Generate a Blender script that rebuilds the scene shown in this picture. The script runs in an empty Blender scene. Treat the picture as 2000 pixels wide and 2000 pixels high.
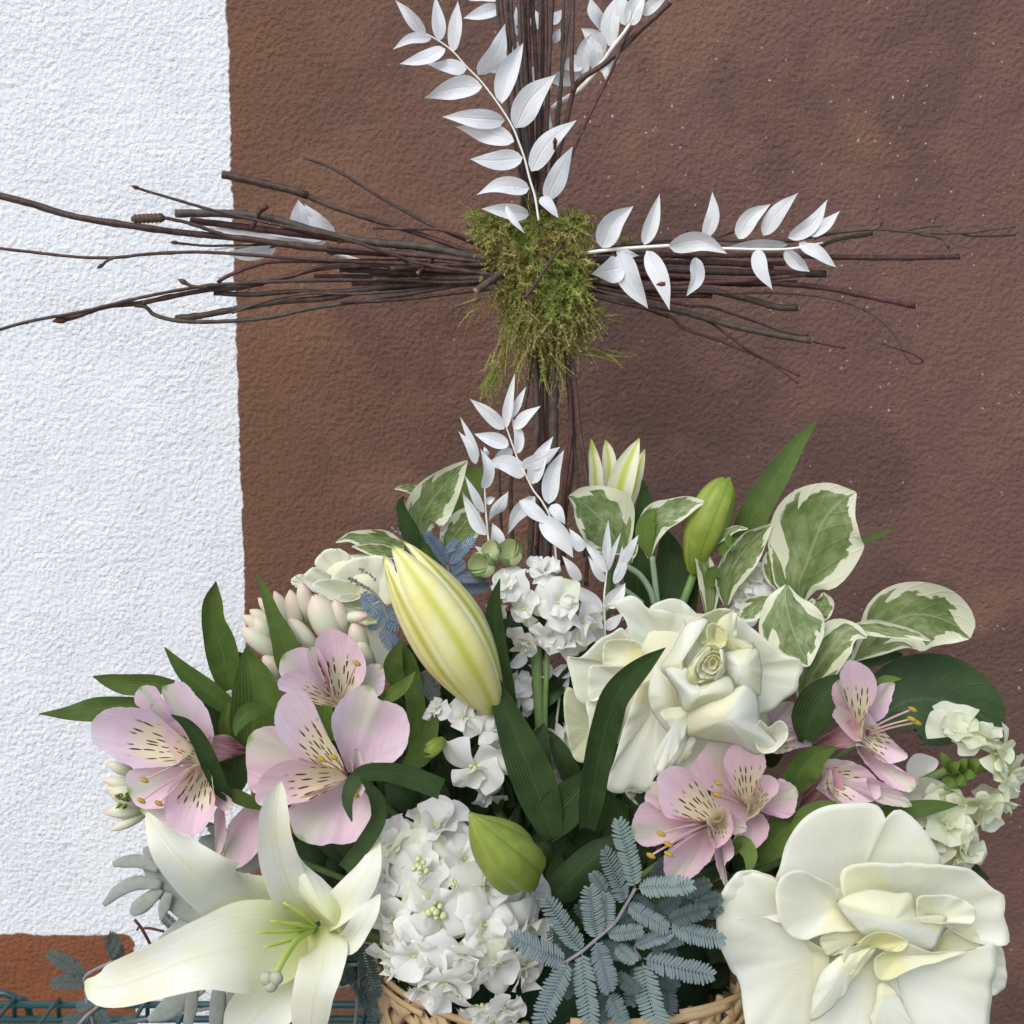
import bpy, math, random
import numpy as np
from mathutils import Vector, Matrix

random.seed(7)
RNG = np.random.default_rng(7)
SC = bpy.context.scene
COL = SC.collection

# ------------------------------------------------------------------ camera
HALF = math.radians(24.8)
PITCH = math.radians(7.0)
CAM = np.array([0.0, -0.75, 0.475])
cam_d = bpy.data.cameras.new('camera')
cam_d.sensor_width = 36.0
cam_d.lens = 18.0 / math.tan(HALF)
cam_d.clip_start = 0.01
cam_d.clip_end = 200.0
cam_d.dof.use_dof = True; cam_d.dof.focus_distance = 0.62; cam_d.dof.aperture_fstop = 20.0
cam_o = bpy.data.objects.new('camera', cam_d)
cam_o.location = CAM
cam_o.rotation_euler = (math.pi / 2 - PITCH, 0, 0)
COL.objects.link(cam_o)
SC.camera = cam_o

# ------------------------------------------------------------------ light: open shade under a bright sky
SUN_EL, SUN_AZ = 44.0, -152.0       # azimuth measured from +Y, clockwise seen from above
w = bpy.data.worlds.new('World'); SC.world = w; w.use_nodes = True
wn = w.node_tree; bg = wn.nodes['Background']
sky = wn.nodes.new('ShaderNodeTexSky'); sky.sky_type = 'NISHITA'; sky.sun_disc = False
sky.sun_elevation = math.radians(SUN_EL); sky.sun_rotation = math.radians(SUN_AZ)
sky.air_density = 1.0; sky.dust_density = 1.2; sky.ozone_density = 1.0
wn.links.new(sky.outputs[0], bg.inputs[0]); bg.inputs[1].default_value = 0.115
sun_d = bpy.data.lights.new('sun', 'SUN'); sun_d.energy = 1.15; sun_d.angle = math.radians(40); sun_d.color = (1.0, 0.97, 0.93)
sun_o = bpy.data.objects.new('sun', sun_d); COL.objects.link(sun_o)
az, el = math.radians(SUN_AZ), math.radians(SUN_EL)
to_sun = Vector((math.sin(az) * math.cos(el), math.cos(az) * math.cos(el), math.sin(el)))
sun_o.rotation_euler = to_sun.to_track_quat('Z', 'Y').to_euler()
SC.view_settings.view_transform = 'Standard'; SC.view_settings.look = 'None'
SC.view_settings.exposure = 0.92; SC.view_settings.gamma = 1.0
SC.view_settings.use_curve_mapping = False
SC.cycles.use_denoising = True
SC.cycles.max_bounces = 6
SC.cycles.diffuse_bounces = 4
SC.cycles.transmission_bounces = 4
SC.cycles.transparent_max_bounces = 4

# ------------------------------------------------------------------ photo coordinates -> points in the place
FPX = 1000.0 / math.tan(HALF)
CP, SP = math.cos(PITCH), math.sin(PITCH)
CROPS = {'A': (0, 250, 950/1932), 'B': (750, 0, 600/1932), 'C': (850, 350, 1100/1932), 'D': (750, 700, 600/1932),
         'E': (50, 1050, 800/1932), 'F': (1050, 900, 900/1932), 'G': (0, 1500, 760/1932), 'H': (700, 1550, 750/1932),
         'I': (1350, 1500, 650/1932), 'J': (680, 1000, 500/1610), 'L': (1080, 1120, 520/1932), 'M': (1200, 1250, 800/1932),
         'N': (380, 880, 600/1932), 'Z': (0, 0, 2000/1932), 'Q': (900, 380, 350/1690), 'U': (640, 1750, 460/1932)}
def pt(K, x, y, d):
    """a spot on the drawing crop K, standing d millimetres behind the plane of the cross"""
    x0, y0, s = CROPS[K]
    u = (x0 + x * s - 1000.0) / FPX; v = (y0 + y * s - 1000.0) / FPX
    dr = np.array([u, CP - v * SP, -SP - v * CP])
    return CAM + dr * ((d * 0.001 - CAM[1]) / dr[1])
def mpp(K, P):
    """metres for one drawing pixel of crop K at the point P"""
    f = (P - CAM) @ np.array([0, CP, -SP])
    return f / FPX * CROPS[K][2]
def nz(a):
    return a / (np.linalg.norm(a, axis=-1, keepdims=True) + 1e-12)
def spline(P, n, closed=False):
    """Catmull-Rom through the rows of P"""
    P = np.asarray(P, float); k = len(P)
    if closed:
        Q = np.vstack([P[-1:], P, P[:2]]); seg = k
    else:
        if k == 2: return P[0] + (P[1] - P[0]) * np.linspace(0, 1, n)[:, None]
        Q = np.vstack([2 * P[0] - P[1], P, 2 * P[-1] - P[-2]]); seg = k - 1
    ln = np.linalg.norm(np.diff(Q[1:seg + 2, :2], axis=0), axis=1) + 1e-9 if P.shape[1] > 3 or closed else np.linalg.norm(np.diff(Q[1:seg + 2], axis=0), axis=1) + 1e-9
    cum = np.concatenate([[0], np.cumsum(ln)])
    s = np.linspace(0, cum[-1], n, endpoint=not closed)
    i = np.clip(np.searchsorted(cum, s, side='right') - 1, 0, seg - 1)
    t = ((s - cum[i]) / ln[i])[:, None]
    p0, p1, p2, p3 = Q[i], Q[i + 1], Q[i + 2], Q[i + 3]
    return 0.5 * (2 * p1 + (p2 - p0) * t + (2 * p0 - 5 * p1 + 4 * p2 - p3) * t**2 + (3 * p1 - p0 - 3 * p2 + p3) * t**3)

# ------------------------------------------------------------------ objects
def setp(o, label=None, cat=None, group=None, kind=None):
    if label: o['label'] = label
    if cat: o['category'] = cat
    if group: o['group'] = group
    if kind: o['kind'] = kind
    return o
def thing(name, label, cat, loc, group=None):
    o = bpy.data.objects.new(name, None); COL.objects.link(o)
    o.empty_display_size = 0.01
    o.location = Vector(loc); setp(o, label, cat, group)
    return o
def org(parent):
    """the frame a child of this object lives in: the Empty's location"""
    while parent is not None and parent.parent is not None: parent = parent.parent
    return np.array(parent.location) if parent is not None and parent.type == 'EMPTY' else np.zeros(3)
def mk(name, V, F, mat, parent=None, UV=None, smooth=True, attr=None):
    V = np.asarray(V, float) - org(parent)
    me = bpy.data.meshes.new(name)
    me.from_pydata(V.tolist(), [], F)
    if smooth: me.polygons.foreach_set('use_smooth', np.ones(len(me.polygons), bool))
    if UV is not None:
        li = np.empty(len(me.loops), np.int32); me.loops.foreach_get('vertex_index', li)
        me.uv_layers.new(name='UVMap').data.foreach_set('uv', np.asarray(UV, np.float32)[li].ravel())
    for k, a in (attr or {}).items():
        me.attributes.new(k, 'FLOAT', 'POINT').data.foreach_set('value', np.asarray(a, np.float32))
    me.materials.append(M[mat]); me.update()
    o = bpy.data.objects.new(name, me); COL.objects.link(o)
    if parent is not None: o.parent = parent
    return o
def grid_faces(r, c, wrap=False, off=0):
    F = []
    for i in range(r - 1):
        for j in range(c if wrap else c - 1):
            k = (j + 1) % c
            F.append((off + i*c + j, off + i*c + k, off + (i+1)*c + k, off + (i+1)*c + j))
    return F
class Geo:
    """several pieces of one part gathered in one mesh"""
    def __init__(s): s.V = []; s.F = []; s.UV = []; s.n = 0
    def add(s, V, F, UV=None):
        s.V.append(np.asarray(V)); s.F += [tuple(i + s.n for i in f) for f in F]
        s.UV.append(np.asarray(UV) if UV is not None else np.zeros((len(V), 2))); s.n += len(V)
    def build(s, name, mat, parent=None, smooth=True):
        return mk(name, np.vstack(s.V), s.F, mat, parent, np.vstack(s.UV), smooth)

def wobble(P, amp, freq, seed):
    """smooth pseudo-random field, three sines per axis"""
    r = np.random.default_rng(seed); out = np.zeros(len(P))
    for _ in range(4):
        k = r.normal(size=3) * freq; out += np.sin(P @ k + r.uniform(0, 6.28))
    return out * amp * 0.5

def frame(T, ref):
    S = nz(np.cross(T, ref)); return S, np.cross(S, T)
def g_tube(P, R, sides=7, nodes=0, rough=0.0, cap=True):
    P = np.asarray(P, float); n = len(P); R = np.broadcast_to(np.asarray(R, float), (n,)).copy()
    if rough: R *= 1 + rough * RNG.normal(size=n)
    T = nz(np.gradient(P, axis=0)); ref = np.array([0.31, 0.2, 0.93]) if abs(nz(P[-1]-P[0])[2]) < 0.8 else np.array([0.95, 0.2, 0.1])
    S, N = frame(T, ref)
    a = np.linspace(0, 2*np.pi, sides, endpoint=False)
    V = (P[:, None] + R[:, None, None] * (np.cos(a)[None, :, None] * S[:, None] + np.sin(a)[None, :, None] * N[:, None])).reshape(-1, 3)
    F = grid_faces(n, sides, True)
    UV = np.stack([np.tile(a / 6.2832, n), np.repeat(np.linspace(0, 1, n), sides)], 1)
    if cap:
        F.append(tuple(range(sides - 1, -1, -1))); F.append(tuple((n-1)*sides + j for j in range(sides)))
    return V, F, UV
def tube(name, P, R, mat, parent, sides=7, n=None, rough=0.0):
    P = np.asarray(P, float)
    if n:
        R = np.broadcast_to(np.asarray(R, float), (len(P),))
        Q = spline(np.hstack([P, R[:, None]]), n); P, R = Q[:, :3], np.maximum(Q[:, 3], 1e-5)
    V, F, UV = g_tube(P, R, sides, rough=rough)
    return mk(name, V, F, mat, parent, UV)

PROF = {'ruscus': lambda t: (t ** 0.62) * ((1 - t) ** 1.15) / 0.447,
        'leaf': lambda t: (t ** 0.6) * ((1 - t) ** 0.75) / 0.409,
        'oval': lambda t: np.sqrt(np.clip(1 - (2 * t - 1) ** 2, 0, 1)) ** 1.0,
        'petal': lambda t: (np.clip(t, 0, 1) ** 0.7) * (np.clip(1 - t, 0, 1) ** 0.4) / 0.475}
def g_blade(K, pts, w=None, prof='leaf', cup=0.15, fold=0.0, roll=0.0, wave=0.0, freq=2.0, n=16, m=7, twist=0.0, seed=None):
    """leaf or strap petal: a midline of spots (x, y, d[, half width]) of crop K"""
    C = np.array([pt(K, p[0], p[1], p[2]) for p in pts]); sc = np.array([mpp(K, c) for c in C])
    if w is None:
        W = np.array([p[3] for p in pts]) * sc
        Q = spline(np.hstack([C, W[:, None]]), n); C, W = Q[:, :3], np.maximum(Q[:, 3], 1e-5); t = np.linspace(0, 1, n)
    else:
        C = spline(C, n); t = np.linspace(0, 1, n); W = np.maximum(PROF[prof](t) * w * sc.mean(), 1e-5)
    T = nz(np.gradient(C, axis=0)); vd = nz(C - CAM)
    S = nz(np.cross(T, vd)); Nn = nz(np.cross(S, T)); sg = np.sign((Nn * -vd).sum(1)); Nn = Nn * sg[:, None]
    ang = np.radians(roll + twist * (t - 0.5))[:, None]
    S, Nn = S * np.cos(ang) + Nn * np.sin(ang), Nn * np.cos(ang) - S * np.sin(ang)
    W = W / max(math.cos(math.radians(min(abs(roll), 60))), 0.5)
    u = np.linspace(-1, 1, m); ph = (np.random.default_rng(seed).uniform(0, 6.28, 2) if seed is not None else RNG.uniform(0, 6.28, 2))
    off = cup * u[None] ** 2 + fold * np.abs(u)[None] + wave * u[None] ** 2 * np.sin(6.283 * freq * t[:, None] + np.where(u > 0, ph[0], ph[1])[None])
    V = C[:, None] + S[:, None] * (W[:, None] * u[None] * (1 - 0.12 * abs(cup) * np.abs(u[None])))[..., None] + Nn[:, None] * (W[:, None] * off)[..., None]
    UV = np.stack([np.tile(u * 0.5 + 0.5, n), np.repeat(t, m)], 1)
    return V.reshape(-1, 3), grid_faces(n, m), UV
def blade(name, mat, parent, K, pts, **kw):
    V, F, UV = g_blade(K, pts, **kw)
    return mk(name, V, F, mat, parent, UV)

def dome_radius(O, XY, a, ng=52, it=700):
    """0 at the middle of the outline, 1 on it, with smooth contours (a soap film pushed up over the outline)"""
    lo, hi = O.min(0), O.max(0); st = (hi - lo).max() / (ng - 4); lo = (lo + hi) / 2 - st * (ng - 1) / 2
    gx, gy = np.meshgrid(lo[0] + st * np.arange(ng), lo[1] + st * np.arange(ng)); ins = np.zeros(gx.shape, bool)
    x1, y1 = O[:, 0], O[:, 1]; x2, y2 = np.roll(x1, -1), np.roll(y1, -1)
    for q in range(len(O)):
        c = ((y1[q] > gy) != (y2[q] > gy)) & (gx < (x2[q] - x1[q]) * (gy - y1[q]) / (y2[q] - y1[q] + 1e-9) + x1[q]); ins ^= c
    f = np.zeros(gx.shape)
    for _ in range(it):
        f[1:-1, 1:-1] = np.where(ins[1:-1, 1:-1], (f[2:, 1:-1] + f[:-2, 1:-1] + f[1:-1, 2:] + f[1:-1, :-2]) / 4 + 1, 0)
    f /= f.max() + 1e-9
    u = np.clip((XY - lo) / st, 0, ng - 1.001); i = u.astype(int); w_ = u - i; X, Y = i[..., 0], i[..., 1]; wx, wy = w_[..., 0], w_[..., 1]
    v = f[Y, X] * (1 - wx) * (1 - wy) + f[Y, X + 1] * wx * (1 - wy) + f[Y + 1, X] * (1 - wx) * wy + f[Y + 1, X + 1] * wx * wy
    return np.sqrt(np.clip(1 - v, 0, 1))
def sheet(name, mat, parent, K, outline, anchor, dr, p=1.5, roll=0.0, rip=0.0, ripf=60.0, edge=0.0, nr=10, nth=60, tilt=(0, 0), thick=0.0, base=None, fall=0.78, soft=10, dome=False):
    """petal with a drawn outline. anchor (x, y, d) is its deepest spot, dr the depth of its rim; roll bends the rim back (mm)"""
    O = np.array([(q[0], q[1], q[2] if len(q) > 2 else 0.0) for q in outline], float)
    O = spline(O, nth, True)
    if edge:
        O[:, :2] += RNG.normal(size=(nth, 2)) * edge
    a = np.array(anchor[:2], float)
    rr = np.linspace(0, 1, nr + 1)[1:] ** 0.9; roll = roll * 0.3
    XY = a + rr[:, None, None] * (O[None, :, :2] - a)
    s = CROPS[K][2]
    tl = ((O[:, 0] - a[0]) * tilt[0] + (O[:, 1] - a[1]) * tilt[1]) * s * 0.3
    rim = dr + O[:, 2] + tl; r2 = rr[:, None] * np.ones((1, nth))
    ext = np.linalg.norm(O[:, :2] - O[:, :2].mean(0), axis=1)
    if dome and np.linalg.norm(O[:, :2] - a, axis=1).min() > 0.22 * ext.mean() and np.linalg.norm(a - O[:, :2].mean(0)) < 0.6 * ext.mean():
        r2 = dome_radius(O[:, :2], XY, a); r2[-1] = 1.0
    D = anchor[2] + (rim[None] - anchor[2]) * r2 ** p + roll * np.clip((rr[:, None] - fall) / (1 - fall), 0, 1) ** 2
    for _ in range(soft):
        E = (np.roll(D, 1, 1) + np.roll(D, -1, 1) + np.roll(D, 2, 1) + np.roll(D, -2, 1)) / 4
        up_ = np.vstack([D[1:], 2 * D[-1:] - D[-2:-1]]); dn_ = np.vstack([np.full((1, nth), D[0].mean()), D[:-1]])
        Dn = 0.35 * D + 0.40 * E + 0.125 * (up_ + dn_); Dn[-1] = 0.6 * D[-1] + 0.4 * E[-1]; D = Dn
    pts = [pt(K, a[0], a[1], D[0].mean())] + [pt(K, XY[i, j, 0], XY[i, j, 1], D[i, j]) for i in range(nr) for j in range(nth)]
    V = np.array(pts)
    if rip:
        R_ = np.concatenate([[0], np.repeat(rr, nth)])
        V[:, 1] += wobble(V, rip * 0.001, ripf, random.randint(0, 9999)) * R_
        k1, k2, q1, q2 = random.randint(5, 8), random.randint(9, 14), random.uniform(0, 6.28), random.uniform(0, 6.28); tt = np.concatenate([[0], np.tile(np.linspace(0, 6.2832, nth, endpoint=False), nr)])
        V[:, 1] += rip * 0.00042 * R_ ** 3 * (np.sin(k1 * tt + q1) + 0.6 * np.sin(k2 * tt + q2))
    F = [(0, 1 + (j + 1) % nth, 1 + j) for j in range(nth)] + grid_faces(nr, nth, True, 1)
    b = np.array(base if base else anchor[:2], float)
    far = O[np.argmax(np.linalg.norm(O[:, :2] - b, axis=1)), :2] if base or np.linalg.norm(O[:, :2] - b, axis=1).min() < 25 else O[:, :2].mean(0)
    ax = far - b; L = np.linalg.norm(ax) + 1e-6; ax = ax / L; pr = np.array([-ax[1], ax[0]])
    XYf = np.vstack([a[None], XY.reshape(-1, 2)]) - b
    vv = XYf @ ax; uu = XYf @ pr
    UV = np.stack([0.5 + 0.5 * uu / (np.abs(uu).max() + 1e-6), vv / (vv.max() + 1e-6)], 1)
    o = mk(name, V, F, mat, parent, UV, attr={'rim': np.concatenate([[0], np.repeat(rr, nth)])})
    if thick:
        md = o.modifiers.new('thickness', 'SOLIDIFY'); md.thickness = thick * 0.001; md.offset = 0
    return o

def bud(thing_, K, axis, R, n=6, open_=0.0, mat='lily_bud', part='tepal', hw=70, groove=0.07, nt=20, nu=9, phase=0.0, tipw=1.0, point=0.75):
    """closed flower: overlapping tepals wrapped round an axis of spots (x, y, d), R half widths in drawing pixels"""
    A = np.array([pt(K, *q) for q in axis]); sc = np.array([mpp(K, a) for a in A])
    Q = spline(np.hstack([A, (np.array(R) * sc)[:, None]]), nt); A, Rr = Q[:, :3], np.maximum(Q[:, 3], 2e-5)
    T = nz(np.gradient(A, axis=0)); vd = nz(A - CAM); S, N = frame(T, vd)
    t = np.linspace(0, 1, nt); u = np.linspace(-1, 1, nu)
    for k in range(n):
        inner = (k % 2) if n > 3 else 0
        ph = 2 * np.pi * k / n + phase
        wd = np.radians(hw) * np.minimum(1, ((1 - t) / (1 - point) + 0.02)) ** 0.7 * (1 if not inner else 0.85)
        rad = Rr[:, None] * (1 - 0.08 * inner + groove * (np.cos(u[None] * np.pi * 2.0) * -0.5) - 0.05 * np.abs(u[None]) ** 2)
        rad = rad + (open_ * Rr.max() * np.clip((t - 0.6) / 0.4, 0, 1) ** 1.5 * RNG.uniform(0.6, 1.3))[:, None]
        th = ph + u[None] * wd[:, None]
        V = A[:, None] + rad[..., None] * (np.cos(th)[..., None] * S[:, None] + np.sin(th)[..., None] * N[:, None])
        UV = np.stack([np.tile(u * .5 + .5, nt), np.repeat(t, nu)], 1)
        mk(part, V.reshape(-1, 3), grid_faces(nt, nu), mat, thing_, UV)

def facing(a, b, c):
    """direction given as (right, up, towards the camera)"""
    return nz(np.array([a, -c, b], float))
# ------------------------------------------------------------------ procedural materials
M = {}
class NT:
    def __init__(s, name):
        m = bpy.data.materials.new(name); m.use_nodes = True; s.m = m; s.t = m.node_tree; s.t.nodes.clear()
        M[name] = m; s.out = s.t.nodes.new('ShaderNodeOutputMaterial')
    def n(s, typ, ins=None, **props):
        nd = s.t.nodes.new(typ)
        for k, v in props.items(): setattr(nd, k, v)
        for k, v in (ins or {}).items(): s.put(nd.inputs[k], v)
        return nd
    def put(s, sock, v):
        if hasattr(v, 'is_linked') or isinstance(v, bpy.types.NodeSocket): s.t.links.new(v, sock)
        else: sock.default_value = (*v, 1.0) if isinstance(v, tuple) and len(v) == 3 and sock.type == 'RGBA' else v
    def math(s, op, a, b=0.0, c=0.0, clamp=False):
        nd = s.n('ShaderNodeMath', {0: a, 1: b, 2: c}, operation=op, use_clamp=clamp); return nd.outputs[0]
    def mix(s, f, a, b, mode='MIX'):
        nd = s.n('ShaderNodeMix', {0: f, 6: a, 7: b}, data_type='RGBA', blend_type=mode); nd.clamp_factor = True; return nd.outputs[2]
    def ramp(s, f, stops, interp='LINEAR'):
        nd = s.n('ShaderNodeValToRGB', {0: f}); cr = nd.color_ramp; cr.interpolation = interp
        while len(cr.elements) < len(stops): cr.elements.new(0.5)
        for e, (p, c) in zip(cr.elements, stops):
            e.position = p; e.color = (*c, 1) if isinstance(c, tuple) else (c, c, c, 1)
        return nd.outputs[0]
    def step(s, x, lo, hi):
        nd = s.n('ShaderNodeMapRange', {0: x, 1: lo, 2: hi, 3: 0.0, 4: 1.0}); nd.interpolation_type = 'SMOOTHSTEP'; return nd.outputs[0]
    def uv(s): 
        nd = s.n('ShaderNodeUVMap'); nd.uv_map = 'UVMap'; return nd.outputs[0]
    def sep(s, v):
        nd = s.n('ShaderNodeSeparateXYZ', {0: v}); return nd.outputs
    def com(s, x, y, z=0.0): return s.n('ShaderNodeCombineXYZ', {0: x, 1: y, 2: z}).outputs[0]
    def obj(s): return s.n('ShaderNodeTexCoord').outputs['Object']
    def pos(s): return s.n('ShaderNodeNewGeometry').outputs['Position']
    def rnd(s): return s.n('ShaderNodeObjectInfo').outputs['Random']
    def noise(s, v, scale, detail=3.0, rough=0.55, dist=0.0):
        return s.n('ShaderNodeTexNoise', {'Vector': v, 'Scale': scale, 'Detail': detail, 'Roughness': rough, 'Distortion': dist}).outputs[0]
    def vmul(s, v, x): return s.n('ShaderNodeVectorMath', {0: v, 1: x}, operation='MULTIPLY').outputs[0]
    def vadd(s, v, x): return s.n('ShaderNodeVectorMath', {0: v, 1: x}, operation='ADD').outputs[0]
    def voro(s, v, scale, rand=1.0, feature='F1'):
        return s.n('ShaderNodeTexVoronoi', {'Vector': v, 'Scale': scale, 'Randomness': rand}, feature=feature)
    def bump(s, h, strength=0.3, dist=0.001):
        return s.n('ShaderNodeBump', {'Height': h, 'Strength': strength, 'Distance': dist}).outputs[0]
    def done(s, col, rough=0.5, spec=0.3, trans=0.0, normal=None, tcol=None, sheen=0.0, coat=0.0):
        ins = {'Base Color': col, 'Roughness': rough, 'Specular IOR Level': spec}
        if normal is not None: ins['Normal'] = normal
        if sheen: ins['Sheen Weight'] = sheen
        if coat: ins['Coat Weight'] = coat
        sh = s.n('ShaderNodeBsdfPrincipled', ins).outputs[0]
        if trans:
            ti = {'Color': tcol if tcol is not None else col}
            if normal is not None: ti['Normal'] = normal
            tr = s.n('ShaderNodeBsdfTranslucent', ti).outputs[0]
            sh = s.n('ShaderNodeMixShader', {0: trans, 1: sh, 2: tr}).outputs[0]
        s.t.links.new(sh, s.out.inputs[0]); return s.m

WALL_D = 120.0
def m_wall():
    k = NT('stucco'); p = k.pos(); x, y, z = k.sep(p)
    flat = k.com(x, 0.0, z)
    jag = k.math('MULTIPLY', k.math('SUBTRACT', k.noise(flat, 210, 4, 0.7), 0.5), 0.0050)
    jag2 = k.math('MULTIPLY', k.math('SUBTRACT', k.noise(flat, 26, 3, 0.6), 0.5), 0.009)
    ex = k.math('ADD', k.math('ADD', x, jag), jag2)
    e1 = pt('Z', 442, 500, WALL_D); e2 = pt('Z', 252, 1775, WALL_D); e3 = pt('Z', 100, 1762, WALL_D)
    brown = k.step(ex, e1[0] - 0.0006, e1[0] + 0.0006)
    ez = k.math('ADD', k.math('ADD', z, jag), jag2)
    # rounded lower-left dado
    r = 0.012
    qx = k.math('MAXIMUM', k.math('SUBTRACT', ex, e2[0] - r), 0.0); qz = k.math('MAXIMUM', k.math('SUBTRACT', ez, e3[2] - r), 0.0)
    dd = k.math('SQRT', k.math('ADD', k.math('MULTIPLY', qx, qx), k.math('MULTIPLY', qz, qz)))
    dado = k.math('SUBTRACT', 1.0, k.step(dd, r - 0.0008, r + 0.0008))
    big = k.noise(flat, 5.0, 3, 0.55, 0.4); mid = k.noise(flat, 16.0, 4, 0.6, 0.3); fine = k.noise(flat, 190.0, 3, 0.6)
    xw = k.math('ADD', x, k.math('MULTIPLY', k.math('SUBTRACT', big, 0.5), 0.35))
    bc = k.mix(k.step(xw, e1[0] + 0.05, e1[0] + 0.34), (0.138, 0.069, 0.044), (0.132, 0.071, 0.055))
    bc = k.mix(k.math('MULTIPLY', k.step(mid, 0.40, 0.66), 0.55), bc, k.mix(0.5, bc, (0.185, 0.100, 0.068)))
    # laps of a darker coat, and thin places where an older tan coat shows
    lap = k.noise(k.vadd(k.vmul(flat, (1.0, 0, 1.0)), (3.1, 0, 7.7)), 6.0, 3, 0.5, 0.3)
    bc = k.mix(k.math('MULTIPLY', k.step(lap, 0.52, 0.56), 0.45), bc, (0.088, 0.048, 0.037))
    lap2 = k.noise(k.vadd(flat, (9.3, 0, 1.2)), 5.5, 4, 0.6, 0.3)
    bc = k.mix(k.math('MULTIPLY', k.step(lap2, 0.55, 0.68), 0.65), bc, (0.205, 0.108, 0.064))
    nearedge = k.math('SUBTRACT', 1.0, k.step(k.math('ADD', x, k.math('MULTIPLY', k.math('SUBTRACT', mid, 0.5), 0.12)), e1[0] + 0.02, e1[0] + 0.12))
    bc = k.mix(k.math('MULTIPLY', nearedge, 0.6), bc, (0.160, 0.073, 0.038))
    bc = k.mix(k.math('MULTIPLY', k.step(fine, 0.50, 0.75), 0.30), bc, (0.175, 0.105, 0.080))
    # chipped white specks, in drifts
    vo = k.voro(k.vadd(flat, k.vmul(k.n('ShaderNodeTexNoise', {'Vector': flat, 'Scale': 90.0}).outputs[1], (0.008, 0, 0.008))), 150.0)
    sel = k.step(k.sep(vo.outputs['Color'])[0], 0.56, 0.58)
    drift = k.step(k.noise(k.vadd(flat, (1.7, 0, 4.4)), 9.0, 3, 0.6), 0.38, 0.56)
    right = k.step(x, e1[0] + 0.05, e1[0] + 0.35)
    spk = k.math('MULTIPLY', k.math('SUBTRACT', 1.0, k.step(vo.outputs['Distance'], 0.05, 0.15)), k.math('MULTIPLY', sel, k.math('MULTIPLY', drift, right)))
    bc = k.mix(k.math('MULTIPLY', spk, 0.85), bc, (0.58, 0.48, 0.45))
    wc = k.ramp(mid, [(0.3, (0.655, 0.66, 0.665)), (0.7, (0.72, 0.725, 0.725))])
    dirt = k.noise(flat, 60.0, 3, 0.7); 
    wc = k.mix(k.math('MULTIPLY', k.step(dirt, 0.64, 0.80), 0.45), wc, (0.48, 0.46, 0.43))
    d2 = k.voro(flat, 75.0); ds = k.math('MULTIPLY', k.step(k.sep(d2.outputs['Color'])[0], 0.93, 0.94), k.math('SUBTRACT', 1.0, k.step(d2.outputs['Distance'], 0.04, 0.16)))
    wc = k.mix(k.math('MULTIPLY', ds, 0.6), wc, (0.30, 0.26, 0.22))
    tc = k.ramp(mid, [(0.3, (0.175, 0.060, 0.026)), (0.7, (0.23, 0.082, 0.036))])
    tc = k.mix(k.math('MULTIPLY', k.step(fine, 0.58, 0.8), 0.25), tc, (0.34, 0.16, 0.09))
    col = k.mix(brown, k.mix(dado, wc, tc), bc)
    # relief: trowelled, sprayed stucco
    warp = k.vadd(flat, k.vmul(k.n('ShaderNodeTexNoise', {'Vector': flat, 'Scale': 70.0, 'Detail': 2.0}).outputs[1], (0.008, 0.0, 0.008)))
    h1 = k.noise(flat, 270.0, 2, 0.45)
    h2 = k.noise(flat, 700.0, 2, 0.6); h3 = k.noise(flat, 120.0, 2, 0.5)
    h = k.math('ADD', k.math('MULTIPLY', h1, 1.0), k.math('ADD', k.math('MULTIPLY', h2, 0.28), k.math('MULTIPLY', h3, 0.65)))
    h = k.math('MULTIPLY', h, k.math('ADD', 0.45, k.math('MULTIPLY', k.noise(flat, 14.0, 3, 0.6), 1.1)))
    h = k.math('ADD', h, k.math('MULTIPLY', brown, 0.10))
    return k.done(col, 0.75, 0.25, normal=k.bump(h, 0.9, 0.0025))

def m_bark():
    k = NT('bark'); r = k.rnd(); p = k.pos()
    base = k.ramp(r, [(0.0, (0.055, 0.026, 0.020)), (0.3, (0.085, 0.044, 0.032)), (0.5, (0.105, 0.032, 0.027)), (0.7, (0.100, 0.058, 0.043)), (0.88, (0.078, 0.068, 0.050)), (1.0, (0.050, 0.030, 0.028))])
    n1 = k.noise(p, 160, 4, 0.65); n2 = k.noise(p, 900, 2, 0.6)
    c = k.mix(k.step(n1, 0.35, 0.75), k.mix(0.45, base, (0.02, 0.012, 0.01)), k.mix(0.22, base, (0.20, 0.14, 0.11)))
    vo = k.voro(p, 420.0); lent = k.math('MULTIPLY', k.math('SUBTRACT', 1.0, k.step(vo.outputs['Distance'], 0.10, 0.22)), k.step(k.sep(vo.outputs['Color'])[0], 0.72, 0.74))
    c = k.mix(k.math('MULTIPLY', lent, 0.6), c, (0.30, 0.26, 0.23))
    h = k.math('ADD', k.math('MULTIPLY', n1, 1.0), k.math('MULTIPLY', n2, 0.4))
    k.done(c, 0.55, 0.3, normal=k.bump(h, 0.5, 0.0010))
    for nm, a, b in (('cut_wood', (0.36, 0.27, 0.15), (0.22, 0.15, 0.08)), ('bud_scale', (0.15, 0.060, 0.030), (0.06, 0.028, 0.018)), ('catkin', (0.16, 0.095, 0.05), (0.055, 0.035, 0.022))):
        k = NT(nm); q = k.pos(); k.done(k.mix(k.noise(q, 500, 3, 0.6), a, b), 0.6, 0.25, normal=k.bump(k.noise(q, 700, 2), 0.4, 0.0006))
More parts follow.
